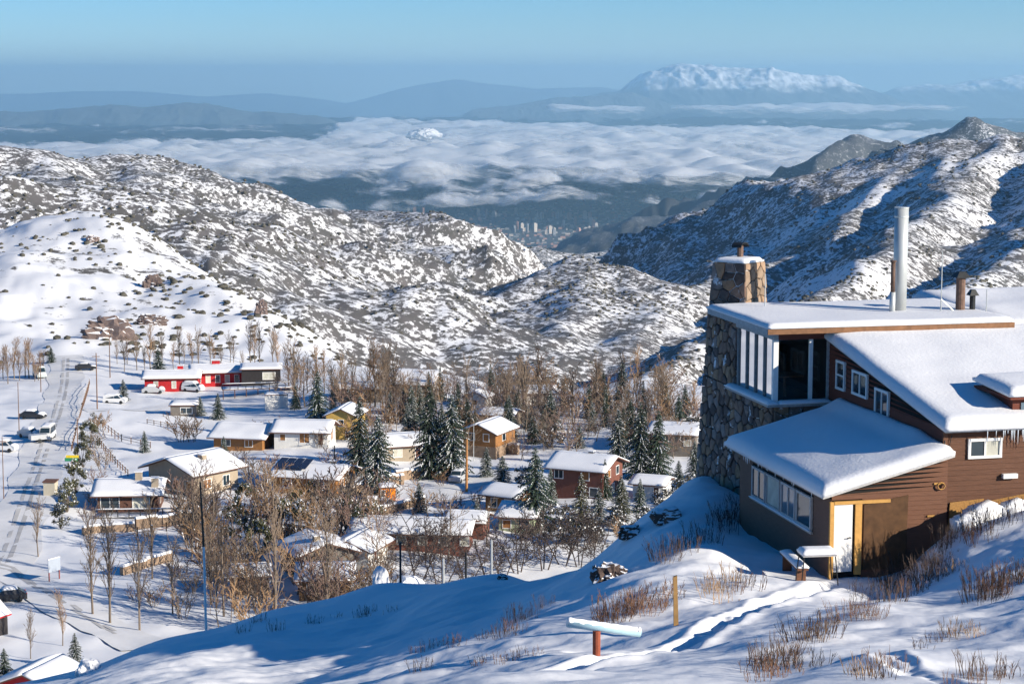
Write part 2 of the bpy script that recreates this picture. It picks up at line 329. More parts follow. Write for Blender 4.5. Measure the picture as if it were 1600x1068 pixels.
# ------------------------------------------------------------------ cloud sea in the valley
def cloud_mat():
    m = bpy.data.materials.new('cloud'); t, b, N, L = nodes(m); out = N.get('Material Output')
    d = N.new('ShaderNodeBsdfDiffuse'); d.inputs['Color'].default_value = (0.88, 0.88, 0.89, 1)
    tl = N.new('ShaderNodeBsdfTranslucent'); tl.inputs['Color'].default_value = (0.85, 0.86, 0.88, 1)
    m1 = N.new('ShaderNodeMixShader'); m1.inputs[0].default_value = 0.35; L.new(d.outputs[0], m1.inputs[1]); L.new(tl.outputs[0], m1.inputs[2])
    tr = N.new('ShaderNodeBsdfTransparent'); a = N.new('ShaderNodeAttribute'); a.attribute_name = 'dens'
    tc = N.new('ShaderNodeTexCoord'); no = N.new('ShaderNodeTexNoise'); no.inputs['Scale'].default_value = 1 / 330.0; no.inputs['Detail'].default_value = 5; no.inputs['Roughness'].default_value = 0.65
    L.new(tc.outputs['Object'], no.inputs[0])
    ad = N.new('ShaderNodeMath'); ad.operation = 'ADD'; L.new(a.outputs['Fac'], ad.inputs[0])
    s = N.new('ShaderNodeMath'); s.operation = 'MULTIPLY_ADD'; s.inputs[1].default_value = 1.1; s.inputs[2].default_value = -0.55; L.new(no.outputs[0], s.inputs[0]); L.new(s.outputs[0], ad.inputs[1])
    cl = N.new('ShaderNodeMapRange'); cl.interpolation_type = 'SMOOTHSTEP'; cl.inputs['From Min'].default_value = 0.1; cl.inputs['From Max'].default_value = 0.75
    L.new(ad.outputs[0], cl.inputs['Value'])
    m2 = N.new('ShaderNodeMixShader'); L.new(cl.outputs['Result'], m2.inputs[0]); L.new(tr.outputs[0], m2.inputs[1]); L.new(m1.outputs[0], m2.inputs[2])
    L.new(m2.outputs[0], out.inputs['Surface']); return m
CLM = cloud_mat()
def billow(x, y, s):
    return np.abs(pn(x, y, s)) * 2.0 + 0.5 * np.abs(pn(x * 2.3, y * 2.3, s + 1)) * 2 + 0.12 * fbm(x * 5, y * 5, 2, s + 2)
def cloud_layer(name, r0, r1, azm, ztop, amp, dens, nr=250, na=460, label='', sc=1500.0, seed=0):
    a = np.radians(np.linspace(-azm, azm, na)); r = np.geomspace(r0, r1, nr); RR, AA = np.meshgrid(r, a, indexing='ij')
    X = RR * np.sin(AA); Y = RR * np.cos(AA)
    dn = dens(X, Y, RR)
    Z = ztop + amp * (billow(X / sc, Y / (sc * 1.9), seed + 201) - 1.0) + amp * 1.3 * fbm(X / 6000, Y / 6000, 2, seed + 211) - amp * 1.2 * sst(0.5, -0.3, dn)
    return tag(sheet(name, X, Y, Z, CLM, dict(dens=dn)), label, 'cloud', kind='stuff')
def _dens1(X, Y, RR):
    px = 800 + FPX * X / Y
    front = np.interp(px, [-400, 300, 420, 600, 900, 1000, 1200, 1300, 1900], [24500, 25500, 25500, 24500, 24000, 22800, 23000, 24500, 26000])
    back = np.interp(px, [-400, 0, 500, 560, 700, 1300, 1600], [36000, 37000, 40000, 60000, 56000, 47000, 44000])
    d = 0.95 * sst(-1500, 2500, RR - front) * sst(2500, -2500, RR - back)
    return d * 1.25 + 0.08 + 0.95 * fbm(X / 1500, Y / 3000, 5, 221, 0.6) * (0.6 + 0.5 * sst(28000, 20000, RR))
def cloud_slices(name, r0, r1, azm, zb, dz, n, dens, seed, thr=0.10, nr=120, na=230):
    a = np.radians(np.linspace(-azm, azm, na)); r = np.geomspace(r0, r1, nr); RR, AA = np.meshgrid(r, a, indexing='ij'); X = RR * np.sin(AA); Y = RR * np.cos(AA); dn = dens(X, Y, RR)
    first = None
    for l in range(n):
        Z = zb + l * dz + 70 * fbm(X / 4200, Y / 5200, 2, seed + 7) + 75 * np.abs(pn(X / 800, Y / 1200, seed + 9)) * 2 + 30 * np.abs(pn(X / 350 + l * .22, Y / 500, seed + 11)) * 2
        o = sheet(name if l == 0 else 'cloud_layer', X, Y, Z, CLM, dict(dens=dn - l * thr))
        if l: o.parent = first; o['kind'] = 'stuff'
        else: first = tag(o, 'wide white cloud sea lying over the valley and city', 'cloud', kind='stuff')
cloud_slices('clouds', 20500, 64000, 26, -1330, 14, 12, _dens1, 3, 0.06)
def _dens2(X, Y, RR):
    px = 800 + FPX * X / Y
    b = np.exp(-((RR - 66000) / 5500) ** 2) * (sst(1010, 1100, px) * sst(1530, 1440, px)) + 0.8 * np.exp(-((RR - 60000) / 3500) ** 2) * sst(820, 880, px) * sst(1040, 980, px)
    return 1.2 * b - 0.25 + 0.3 * fbm(X / 4000, Y / 2500, 3, 231)
cloud_layer('clouds', 50000, 76000, 20, -850, 90, _dens2, 80, 300, 'thin white cloud band below the big snowy mountain', 1800.0, 40)
def _dens3(X, Y, RR):
    px = 800 + FPX * X / Y
    b = np.exp(-((RR - 47000) / 3500) ** 2) * sst(540, 400, px) * (0.4 + 0.6 * fbm(X / 5000, Y / 5000, 2, 243))
    return 1.0 * b - 0.2 + 0.3 * fbm(X / 4000, Y / 1800, 3, 241)
cloud_layer('clouds', 40000, 54000, 20, -1080, 80, _dens3, 60, 260, 'faint cloud wisps before the dark far hills', 1800.0, 60)
def blob_cloud(px, py, D, wpx, hpx, seed, label):
    c = at(px, py, D); bm = bmesh.new(); bmesh.ops.create_icosphere(bm, subdivisions=5, radius=1.0)
    w = wpx / FPX * D / 2; h = hpx / FPX * D / 2
    co = np.array([v.co[:] for v in bm.verts]); th = np.arctan2(co[:, 1], co[:, 0])
    dsp = 1 + 0.16 * billow(co[:, 0] * 2 + seed, co[:, 2] * 2 + co[:, 1], seed) - 0.2 + 0.08 * fbm(co[:, 0] * 5, co[:, 2] * 5 + co[:, 1] * 4, 3, seed + 3)
    for v, k, cc in zip(bm.verts, dsp, co):
        v.co = Vector((cc[0] * w * k, cc[1] * w * k, (cc[2] if cc[2] > 0 else cc[2] * 0.5) * h * k))
    me = bpy.data.meshes.new('cumulus_cloud'); bm.to_mesh(me); bm.free()
    for p in me.polygons: p.use_smooth = True
    a = me.attributes.new('dens', 'FLOAT', 'POINT'); a.data.foreach_set('value', np.full(len(me.vertices), 0.6, np.float32))
    me.materials.append(CLM); o = bpy.data.objects.new('cumulus_cloud', me); C.objects.link(o); o.location = c
    return tag(o, label, 'cloud', kind='thing')
blob_cloud(662, 213, 36000, 56, 26, 5, 'bright round cumulus puff standing up out of the cloud sheet')
# ------------------------------------------------------------------ haze
hm = bpy.data.materials.new('haze'); hm.use_nodes = True; t = hm.node_tree; t.nodes.clear()
ho = t.nodes.new('ShaderNodeOutputMaterial'); pv = t.nodes.new('ShaderNodeVolumePrincipled')
pv.inputs['Color'].default_value = (0.46, 0.78, 1.0, 1); pv.inputs['Density'].default_value = 1.9e-5; pv.inputs['Anisotropy'].default_value = 0.3
t.links.new(pv.outputs[0], ho.inputs['Volume'])
bm = bmesh.new(); bmesh.ops.create_cube(bm, size=1.0)
for v in bm.verts: v.co = Vector((v.co.x * 236000, v.co.y * 134000 + 62000, -1900 if v.co.z < 0 else 820))
me = bpy.data.meshes.new('haze'); bm.to_mesh(me); bm.free(); me.materials.append(hm)
hz = bpy.data.objects.new('haze', me); C.objects.link(hz); tag(hz, 'pale blue haze filling the air over the valley', 'haze', kind='stuff')
# ------------------------------------------------------------------ mesh tools
class MB:
    def __init__(s): s.v = []; s.f = []; s.m = []
    def quad(s, a, b, c, d, m=0): i = len(s.v); s.v += [tuple(a), tuple(b), tuple(c), tuple(d)]; s.f.append((i, i+1, i+2, i+3)); s.m.append(m)
    def tri(s, a, b, c, m=0): i = len(s.v); s.v += [tuple(a), tuple(b), tuple(c)]; s.f.append((i, i+1, i+2)); s.m.append(m)
    def hexa(s, p, m=0):               # 8 corners: bottom ring 0-3, top ring 4-7
        i = len(s.v); s.v += [tuple(q) for q in p]
        for f in ((3,2,1,0),(4,5,6,7),(0,1,5,4),(1,2,6,5),(2,3,7,6),(3,0,4,7)): s.f.append(tuple(i + k for k in f)); s.m.append(m)
        return s
    def box(s, x0, x1, y0, y1, z0, z1, m=0):
        return s.hexa([(x0,y0,z0),(x1,y0,z0),(x1,y1,z0),(x0,y1,z0),(x0,y0,z1),(x1,y0,z1),(x1,y1,z1),(x0,y1,z1)], m)
    def prism(s, poly, n, m=0):        # polygon of 3D points pushed along vector n
        i = len(s.v); k = len(poly); s.v += [tuple(p) for p in poly] + [tuple(Vector(p) + Vector(n)) for p in poly]
        s.f.append(tuple(range(i + k - 1, i - 1, -1))); s.f.append(tuple(range(i + k, i + 2 * k))); s.m += [m, m]
        for j in range(k): s.f.append((i + j, i + (j + 1) % k, i + k + (j + 1) % k, i + k + j)); s.m.append(m)
        return s
    def tube(s, a, b, r0, r1=None, n=8, m=0, caps=True):
        a = Vector(a); b = Vector(b); r1 = r0 if r1 is None else r1; w = (b - a).normalized()
        u = w.orthogonal().normalized(); v = w.cross(u); i = len(s.v)
        for c, r in ((a, r0), (b, r1)):
            for k in range(n): t = 2 * math.pi * k / n; s.v.append(tuple(c + u * (r * math.cos(t)) + v * (r * math.sin(t))))
        for k in range(n): s.f.append((i + k, i + (k + 1) % n, i + n + (k + 1) % n, i + n + k)); s.m.append(m)
        if caps and n > 2:
            s.f.append(tuple(range(i + n - 1, i - 1, -1))); s.f.append(tuple(range(i + n, i + 2 * n))); s.m += [m, m]
        return s
    def path(s, pts, r, n=6, m=0):
        for a, b in zip(pts[:-1], pts[1:]): s.tube(a, b, r, r, n, m)
        return s
    def mesh(s, name, mats, smooth=False):
        me = bpy.data.meshes.new(name); me.from_pydata(s.v, [], s.f)
        for q in (mats if isinstance(mats, (list, tuple)) else [mats]): me.materials.append(q)
        me.polygons.foreach_set('material_index', s.m)
        if smooth: me.polygons.foreach_set('use_smooth', [True] * len(s.f))
        me.update(); return me
    def build(s, name, mats, parent=None, smooth=False, loc=None):
        o = bpy.data.objects.new(name, s.mesh(name, mats, smooth)); C.objects.link(o)
        if parent: o.parent = parent
        if loc is not None: o.location = loc
        return o
def empty(name, loc, rz=0, parent=None):
    o = bpy.data.objects.new(name, None); C.objects.link(o); o.location = loc; o.rotation_euler = (0, 0, rz)
    if parent: o.parent = parent
    o.empty_display_size = 0.3; return o
def copy_tree(o, parent=None):
    c = o.copy(); C.objects.link(c); c.parent = parent
    for ch in o.children: copy_tree(ch, c)
    return c
SNOW = snow_mat()
GLASS = glass_mat('dark_glass')
def P2(rng, lo, hi): return lo + (hi - lo) * rng.random()
def snow_slab(name, corner, eu, ev, nu, nv, thick, parent, seed=0, over=0.0, lip=0.12, sag=0.0, m=None, prof=None):
    """rounded blanket of snow on the parallelogram corner + s*eu + t*ev; thickness fades to a round lip at the edges"""
    rs = np.linspace(0, 1, nu); ts = np.linspace(0, 1, nv); Sg, Tg = np.meshgrid(rs, ts, indexing='ij')
    eu = np.array(eu, float); ev = np.array(ev, float); c = np.array(corner, float)
    lu = np.linalg.norm(eu); lv = np.linalg.norm(ev)
    dist = np.minimum(np.minimum(Sg, 1 - Sg) * lu, np.minimum(Tg, 1 - Tg) * lv)
    e = np.sqrt(np.clip(1 - (1 - np.clip(dist / (lip + thick * 0.8), 0, 1)) ** 2, 0, 1))
    X = c[0] + Sg * eu[0] + Tg * ev[0]; Y = c[1] + Sg * eu[1] + Tg * ev[1]; Z0 = c[2] + Sg * eu[2] + Tg * ev[2]
    k = 1 + 0.13 * fbm(X / 2.6 + seed * 3.1, Y / 2.6, 2, seed) + (prof(Sg, Tg) if prof else 0)
    Z = Z0 + thick * (0.35 + 0.65 * e) * k
    n = nu * nv; i = np.arange(n).reshape(nu, nv)
    V = np.concatenate([np.stack([X, Y, Z], -1).reshape(-1, 3), np.stack([X, Y, Z0 + 0.004], -1).reshape(-1, 3)])
    F = [(a, b, cc, d) for a, b, cc, d in zip(i[:-1, :-1].ravel(), i[1:, :-1].ravel(), i[1:, 1:].ravel(), i[:-1, 1:].ravel())]
    F += [(a + n, d + n, cc + n, b + n) for a, b, cc, d in F]
    bd = list(i[:, 0]) + list(i[-1, 1:]) + list(i[-2::-1, -1]) + list(i[0, -2:0:-1])
    for a, b in zip(bd, bd[1:] + bd[:1]): F.append((int(a), int(a + n), int(b + n), int(b)))
    F = [tuple(int(q) for q in f) for f in F]
    me = bpy.data.meshes.new(name); me.from_pydata([tuple(p) for p in V], [], F); me.materials.append(m or SNOW)
    me.polygons.foreach_set('use_smooth', [True] * len(F)); me.update()
    o = bpy.data.objects.new(name, me); C.objects.link(o); o.parent = parent; return o
def cells(w, h, size, rng, jit=0.42):
    """irregular stone outlines filling a w x h rectangle: clipped Voronoi cells of a jittered grid"""
    nx = max(1, round(w / size)); ny = max(1, round(h / (size * 0.8))); P = []
    for j in range(ny):
        for i in range(nx): P.append(((i + 0.5 + (0.5 if j % 2 else 0) * 0.8 - 0.2 + rng.uniform(-jit, jit)) * w / nx, (j + 0.5 + rng.uniform(-jit, jit)) * h / ny))
    out = []
    for k, p in enumerate(P):
        poly = [(0, 0), (w, 0), (w, h), (0, h)]
        for q in sorted(P, key=lambda q: (q[0]-p[0])**2 + (q[1]-p[1])**2)[1:14]:
            mx, my = (p[0] + q[0]) / 2, (p[1] + q[1]) / 2; dx, dy = q[0] - p[0], q[1] - p[1]; new = []
            for a, b in zip(poly, poly[1:] + poly[:1]):
                fa = (a[0] - mx) * dx + (a[1] - my) * dy; fb = (b[0] - mx) * dx + (b[1] - my) * dy
                if fa <= 0: new.append(a)
                if fa * fb < 0: t = fa / (fa - fb); new.append((a[0] + t * (b[0] - a[0]), a[1] + t * (b[1] - a[1])))
            poly = new
            if not poly: break
        if len(poly) >= 3: out.append((p, poly))
    return out
def stone_on(poly, cen, fn, gap, depth, rng, mats, parent, name='stone'):
    """one stone: outline shrunk by the joint, chamfered, its face a little uneven; fn(a, b, d) maps wall coordinates to 3D"""
    k = len(poly); cx = sum(p[0] for p in poly) / k; cy = sum(p[1] for p in poly) / k
    def shr(g):
        o = []
        for x, y in poly:
            l = math.hypot(x - cx, y - cy); q = max(0.15, 1 - g / max(l, 1e-6)); o.append((cx + (x - cx) * q, cy + (y - cy) * q))
        return o
    a = shr(gap); b = shr(gap + 0.035); d = depth * rng.uniform(0.6, 1.3); m = MB(); o3 = Vector(fn(cx, cy, 0))
    base = [Vector(fn(x, y, -0.03)) - o3 for x, y in a]; mid = [Vector(fn(x, y, d * 0.65)) - o3 for x, y in a]
    top = [Vector(fn(x, y, d * rng.uniform(0.85, 1.15))) - o3 for x, y in b]; c = Vector(fn(cx, cy, d * 1.12)) - o3
    m.v = [tuple(p) for p in base + mid + top + [c]]
    for i in range(k):
        j = (i + 1) % k; m.f += [(i, j, k + j, k + i), (k + i, k + j, 2 * k + j, 2 * k + i), (2 * k + i, 2 * k + j, 3 * k)]; m.m += [0, 0, 0]
    ob = m.build(name, rng.choice(mats), parent, loc=o3); return ob
# ------------------------------------------------------------------ the lodge on the spur: hut, upper house, stone tower room
TH = R(13.0)
LO = Vector(at(1297, 893, 55)); E1 = Vector((math.cos(TH), math.sin(TH), 0)); E2 = Vector((-math.sin(TH), math.cos(TH), 0))
def wf(px, py, v):                 # pixel -> (u, z) on the lodge's front-parallel plane v
    d = Vector(ray(px, py)); t = (LO.dot(E2) + v) / d.dot(E2); p = d * t - LO; return p.dot(E1), p.z
def wl(px, py, u):                 # pixel -> (v, z) on the plane u
    d = Vector(ray(px, py)); t = (LO.dot(E1) + u) / d.dot(E1); p = d * t - LO; return p.dot(E2), p.z
lw = lambda u, v, z: LO + E1 * u + E2 * v + Vector((0, 0, z))
lodge = empty('mountain_lodge', LO, TH)
tag(lodge, 'brown timber lodge with stone tower and thick snow on its roofs, on the near slope', 'house')
BOARD = mat('brown_boards', (0.135, 0.062, 0.036), 0.8, 0.22, 5.0, bump=0.3, bscale=14, stretch=(0.6, 0.6, 12))
BOARD_G = mat('greyed_boards', (0.15, 0.085, 0.06), 0.85, 0.22, 5.0, bump=0.3, bscale=14, stretch=(0.6, 0.6, 12))
REDB = mat('red_brown_boards', (0.14, 0.040, 0.024), 0.8, 0.2, 5.0, stretch=(0.6, 0.6, 9))
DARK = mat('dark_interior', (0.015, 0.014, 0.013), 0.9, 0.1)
GREYW = mat('weathered_paint', (0.42, 0.41, 0.40), 0.8, 0.2, 7.0)
WHITE = mat('white_paint', (0.74, 0.73, 0.70), 0.6, 0.06, 5.0)
YEL = mat('raw_timber', (0.50, 0.27, 0.075), 0.75, 0.15, 8.0)
OSB = mat('chipboard', (0.36, 0.19, 0.06), 0.85, 0.25, 22.0)
PLY = mat('dark_plywood', (0.085, 0.042, 0.018), 0.8, 0.35, 5.0)
GALV = mat('galvanised_metal', (0.48, 0.50, 0.49), 0.45, 0.08, 3.0, metal=0.35)
RUST = mat('rusty_metal', (0.16, 0.10, 0.075), 0.75, 0.3, 9.0, metal=0.2)
BLK = mat('black_metal', (0.03, 0.032, 0.033), 0.5, 0.2, metal=0.4)
CURT = mat('pale_curtain', (0.46, 0.45, 0.38), 0.8, 0.25, 2.5)
STONES = [mat('brown_stone', (0.21, 0.135, 0.098), 0.9, 0.3, 5.0, bump=0.6, bscale=12), mat('grey_stone', (0.21, 0.165, 0.145), 0.9, 0.3, 5.0, bump=0.6, bscale=12),
          mat('dark_stone', (0.095, 0.07, 0.06), 0.9, 0.3, 5.0, bump=0.6, bscale=12), mat('ochre_stone', (0.27, 0.17, 0.105), 0.9, 0.25, 5.0, bump=0.6, bscale=12)]
SUNLIT_STONES = [mat('sunlit_stone', (0.30, 0.20, 0.13), 0.9, 0.2, 4.0, bump=0.6, bscale=12), mat('sunlit_tan_stone', (0.25, 0.18, 0.125), 0.9, 0.25, 4.0, bump=0.6, bscale=12)]  # lighter, warmer stone colours with the sunlight painted in
def add_snow_flecks(m, lo, hi):
    t, b, N, L = nodes(m); src = b.inputs['Base Color'].links[0].from_socket; ge = N.new('ShaderNodeNewGeometry'); no = N.new('ShaderNodeTexNoise'); no.inputs['Scale'].default_value = 1.9; no.inputs['Detail'].default_value = 6; no.inputs['Roughness'].default_value = 0.7
    L.new(ge.outputs['Position'], no.inputs[0]); mr = N.new('ShaderNodeMapRange'); mr.inputs['From Min'].default_value = lo; mr.inputs['From Max'].default_value = hi; L.new(no.outputs[0], mr.inputs['Value'])
    mx = N.new('ShaderNodeMix'); mx.data_type = 'RGBA'; L.new(mr.outputs['Result'], mx.inputs['Factor']); L.new(src, mx.inputs['A']); mx.inputs['B'].default_value = (0.74, 0.75, 0.77, 1); L.new(mx.outputs['Result'], b.inputs['Base Color'])
for m_ in STONES: add_snow_flecks(m_, 0.60, 0.66)
def mortar_mat():
    m = bpy.data.materials.new('snowy_mortar'); t, b, N, L = nodes(m); b.inputs['Roughness'].default_value = 0.9
    tc = N.new('ShaderNodeTexCoord'); no = N.new('ShaderNodeTexNoise'); no.inputs['Scale'].default_value = 2.6; no.inputs['Detail'].default_value = 5; L.new(tc.outputs['Object'], no.inputs[0])
    mr = N.new('ShaderNodeMapRange'); mr.inputs['From Min'].default_value = 0.50; mr.inputs['From Max'].default_value = 0.57; L.new(no.outputs[0], mr.inputs['Value'])
    mx = N.new('ShaderNodeMix'); mx.data_type = 'RGBA'; mx.inputs['A'].default_value = (0.10, 0.082, 0.072, 1); mx.inputs['B'].default_value = (0.82, 0.83, 0.86, 1)
    L.new(mr.outputs['Result'], mx.inputs['Factor']); L.new(mx.outputs['Result'], b.inputs['Base Color']); return m
MORTAR = mortar_mat()
def window(parent, c, au, w, h, out, panes=(1, 1), fr=0.06, fm=None, gm=None, name='window'):
    """c: centre of the opening on the wall, au: horizontal direction, out: outward normal (local vectors)"""
    au = Vector(au); out = Vector(out); up = Vector((0, 0, 1)); fm = fm or WHITE; gm = gm or GLASS
    f = empty(name, c, 0, parent); m = MB()
    def bar(x0, x1, z0, z1, d0, d1): m.hexa([tuple(au * x + out * d + up * z) for z in (z0, z1) for x, d in ((x0, d0), (x1, d0), (x1, d1), (x0, d1))])
    bar(-w/2, w/2, -h/2, -h/2 + fr, -0.02, 0.06); bar(-w/2, w/2, h/2 - fr, h/2, -0.02, 0.06)
    bar(-w/2, -w/2 + fr, -h/2 + fr, h/2 - fr, -0.02, 0.055); bar(w/2 - fr, w/2, -h/2 + fr, h/2 - fr, -0.02, 0.055)
    iw = w - 2 * fr; ih = h - 2 * fr; nx, nz = panes
    for i in range(1, nx): x = -iw/2 + iw * i / nx; bar(x - fr*0.35, x + fr*0.35, -ih/2, ih/2, -0.01, 0.05)
    for i in range(1, nz): z = -ih/2 + ih * i / nz; bar(-iw/2, iw/2, z - fr*0.35, z + fr*0.35, -0.01, 0.047)
    m.build('frame', fm, f)
    for i in range(nx):
        for j in range(nz):
            x0 = -iw/2 + iw * i / nx; z0 = -ih/2 + ih * j / nz; p = MB()
            p.quad(*[tuple(au * x + out * 0.022 + up * z) for x, z in ((x0, z0), (x0 + iw/nx, z0), (x0 + iw/nx, z0 + ih/nz), (x0, z0 + ih/nz))])
            p.build('pane', gm if not isinstance(gm, list) else gm[(i + j) % len(gm)], f)
    return f
def siding(name, fn, a0, a1, z0, ztop, m, parent, bh=0.135, holes=()):
    """lapped boards: fn(a, z, d) -> local point; ztop(a) upper wall line (linear); holes (a0, a1, z0, z1)"""
    b = MB(); z = z0; zmax = max(ztop(a0), ztop(a1))
    while z < zmax:
        zt = z + bh; cuts = [(a0, a1)]
        for h in holes:
            if zt > h[2] + 0.02 and z < h[3] - 0.02: cuts = [q for s, e in cuts for q in ((s, min(e, h[0])), (max(s, h[1]), e)) if q[1] - q[0] > 0.02]
        for s, e in cuts:
            # trim against the sloping top line
            def lim(a): return ztop(a)
            ts, te = lim(s), lim(e)
            if ts <= z and te <= z: continue
            s2, e2 = s, e
            if ts < z: s2 = s + (e - s) * (z - ts) / (te - ts)
            if te < z: e2 = s + (e - s) * (ts - z) / (ts - te)
            zs, ze = min(zt, lim(s2)), min(zt, lim(e2))
            b.hexa([fn(s2, z, 0), fn(e2, z, 0), fn(e2, z, 0.028), fn(s2, z, 0.028), fn(s2, zs, 0), fn(e2, ze, 0), fn(e2, ze, 0.012), fn(s2, zs, 0.012)])
        z = zt
    o = b.build(name, m, parent); o['kind'] = 'stuff'; return o
# --- lower hut -------------------------------------------------------------
HL, HW = 7.6, 3.5
ztopf = lambda u: 2.08 + (u + 0.45) * 0.262
hut = MB()
hut.prism([(0.03, 0.03, -1.5), (HW, 0.03, -1.5), (HW, 0.03, ztopf(HW) - 0.02), (0.03, 0.03, ztopf(0.03) - 0.02)], (0, HL - 0.03, 0))
hut.build('hut_wall', DARK, lodge)
F_ = lambda a, z, d: (a, -d, z)
L_ = lambda a, z, d: (-d, a, z)
siding('front_boards', F_, 0.0, HW, -0.9, ztopf, BOARD, lodge, holes=[(-0.1, 0.92, -1, 2.02)])
siding('side_boards', L_, 0.0, HL, -1.3, lambda a: 2.1, BOARD_G, lodge, holes=[(1.30, 6.45, 0.86, 1.9)])
# door leaf, jambs and plywood sheet
dr = MB(); dr.box(0.06, 0.62, -0.055, -0.005, 0.0, 1.93); dr.build('door', WHITE, lodge)
hd = MB(); hd.tube((0.55, -0.055, 0.98), (0.55, -0.12, 0.98), 0.018); hd.tube((0.55, -0.11, 0.98), (0.45, -0.11, 0.98), 0.014)
hd.build('door_handle', BLK, lodge)
MB().box(0.62, 0.70, -0.015, 0.0, 0.0, 1.93).build('door_gap', DARK, lodge)
MB().box(0.70, 0.90, -0.07, 0.0, -0.1, 2.0).build('door_jamb', YEL, lodge)
MB().box(-0.06, 0.06, -0.075, 0.01, -0.35, 2.02).build('corner_post', YEL, lodge)
MB().box(0.06, 1.75, -0.085, 0.0, 1.94, 2.03).build('door_lintel', YEL, lodge)
MB().hexa([(0.96, -0.06, 0.02), (2.26, -0.06, 0.02), (2.26, -0.03, 0.02), (0.96, -0.03, 0.02), (0.96, -0.06, 1.9), (2.3, -0.06, 2.12), (2.3, -0.03, 2.12), (0.96, -0.03, 1.9)]).build('plywood_sheet', PLY, lodge)
for u, z, w in ((2.9, 1.45, 0.22), (3.08, 2.38, 0.3)): MB().box(u, u + w, -0.06, -0.028, z, z + 0.05).build('wood_strip', YEL, lodge)
rope = MB()
for k in range(26):
    a = k * 0.75; b_ = (k + 1) * 0.75
    rope.tube((3.28 + 0.11 * math.cos(a), -0.06 - 0.002 * k, 2.34 + 0.10 * math.sin(a)), (3.28 + 0.11 * math.cos(b_), -0.06 - 0.002 * k, 2.34 + 0.10 * math.sin(b_)), 0.012, n=5)
rope.build('rope_coil', YEL, lodge)
# strip of four windows on the side
for k in range(4):
    v0 = 1.34 + k * 1.27
    window(lodge, (-0.03, v0 + 0.62, 1.38), (0, 1, 0), 1.18, 0.98, (-1, 0, 0), (2 if k % 2 else 1, 1), 0.07, GREYW, [GLASS, glass_mat('bluish_glass', (0.10, 0.15, 0.19)), CURT][k % 3] if k != 2 else CURT)
MB().box(-0.10, -0.03, 1.28, 6.46, 0.80, 0.87).build('window_sill', GREYW, lodge)
snow_slab('sill_snow', (-0.16, 1.3, 0.872), (0.12, 0, 0), (0, 5.1, 0), 4, 24, 0.05, lodge, 4, lip=0.04)
# roof boards and snow
rz = lambda u: 2.12 + (u + 0.45) * 0.262
MB().hexa([(-0.34, -0.22, rz(-0.34)), (3.62, -0.22, rz(3.62)), (3.62, HL + 0.4, rz(3.62)), (-0.34, HL + 0.4, rz(-0.34)),
           (-0.34, -0.22, rz(-0.34) + 0.07), (3.62, -0.22, rz(3.62) + 0.07), (3.62, HL + 0.4, rz(3.62) + 0.07), (-0.34, HL + 0.4, rz(-0.34) + 0.07)]).build('hut_roof', GREYW, lodge)
snow_slab('hut_roof_snow', (-0.41, -0.29, rz(-0.41) + 0.075), (4.0, 0, 4.0 * 0.262), (0, HL + 0.74, 0), 40, 60, 0.34, lodge, 2, lip=0.16,
          prof=lambda s, t: 0.25 * np.exp(-((s - 0.55) / 0.25) ** 2) * np.exp(-((t - 0.45) / 0.22) ** 2) + 0.5 * sst(0.75, 1.0, s) * sst(0.1, 0.3, t))
# --- upper house -----------------------------------------------------------
U0, V0 = 3.52, 0.25
zr2 = lambda v: 3.86 + (v + 0.15) * 0.168
MB().prism([(U0 + 0.03, V0 + 0.03, -1.2), (U0 + 0.03, 9.4, -1.2), (U0 + 0.03, 9.4, zr2(9.4) - 0.02), (U0 + 0.03, V0 + 0.03, zr2(V0) - 0.02)], (10.5, 0, 0)).build('house_wall', DARK, lodge)
siding('front_boards', lambda a, z, d: (a, V0 - d, z), U0, 14.0, -0.6, lambda a: 3.86, BOARD, lodge, 0.15)
siding('side_boards', lambda a, z, d: (U0 - d, a, z), V0, 9.2, 1.5, lambda a: zr2(a) - 0.03, REDB, lodge, 0.15)
for c, w, h, pn_ in (((U0 - 0.03, 7.93, 4.35), 0.72, 0.95, (1, 2)), ((U0 - 0.03, 6.35, 4.30), 1.2, 0.78, (2, 1)), ((U0 - 0.03, 4.62, 3.92), 1.05, 0.95, (2, 1))):
    window(lodge, c, (0, 1, 0), w, h, (-1, 0, 0), pn_, 0.08, WHITE)
window(lodge, (4.74, V0 - 0.03, 3.32), (1, 0, 0), 1.05, 0.58, (0, -1, 0), (2, 1), 0.08, WHITE, [GLASS, CURT])
MB().box(3.44, 3.58, V0 - 0.06, V0 + 0.02, -0.4, 3.84).build('corner_board', BOARD, lodge)
MB().tube((3.46, V0 - 0.1, 3.6), (3.40, V0 - 0.12, 1.3), 0.018).tube((3.7, V0 - 0.06, 3.75), (3.34, V0 - 0.1, 2.2), 0.012).build('cable', BLK, lodge)
pp = MB(); pp.hexa([(3.62, V0 - 0.07, 0.55), (4.6, V0 - 0.07, 0.55), (4.6, V0 - 0.04, 0.55), (3.62, V0 - 0.04, 0.55), (3.70, V0 - 0.07, 1.78), (4.75, V0 - 0.07, 1.85), (4.75, V0 - 0.04, 1.85), (3.70, V0 - 0.04, 1.78)]); pp.build('chipboard_sheet', OSB, lodge)
pp = MB(); pp.hexa([(4.76, V0 - 0.06, 1.0), (6.2, V0 - 0.06, 1.2), (6.2, V0 - 0.035, 1.2), (4.76, V0 - 0.035, 1.0), (4.76, V0 - 0.06, 1.75), (6.2, V0 - 0.06, 1.95), (6.2, V0 - 0.035, 1.95), (4.76, V0 - 0.035, 1.75)]); pp.build('chipboard_sheet', OSB, lodge)
MB().box(5.3, 5.75, V0 - 0.16, V0 - 0.03, 2.42, 2.55).build('meter_box', WHITE, lodge)
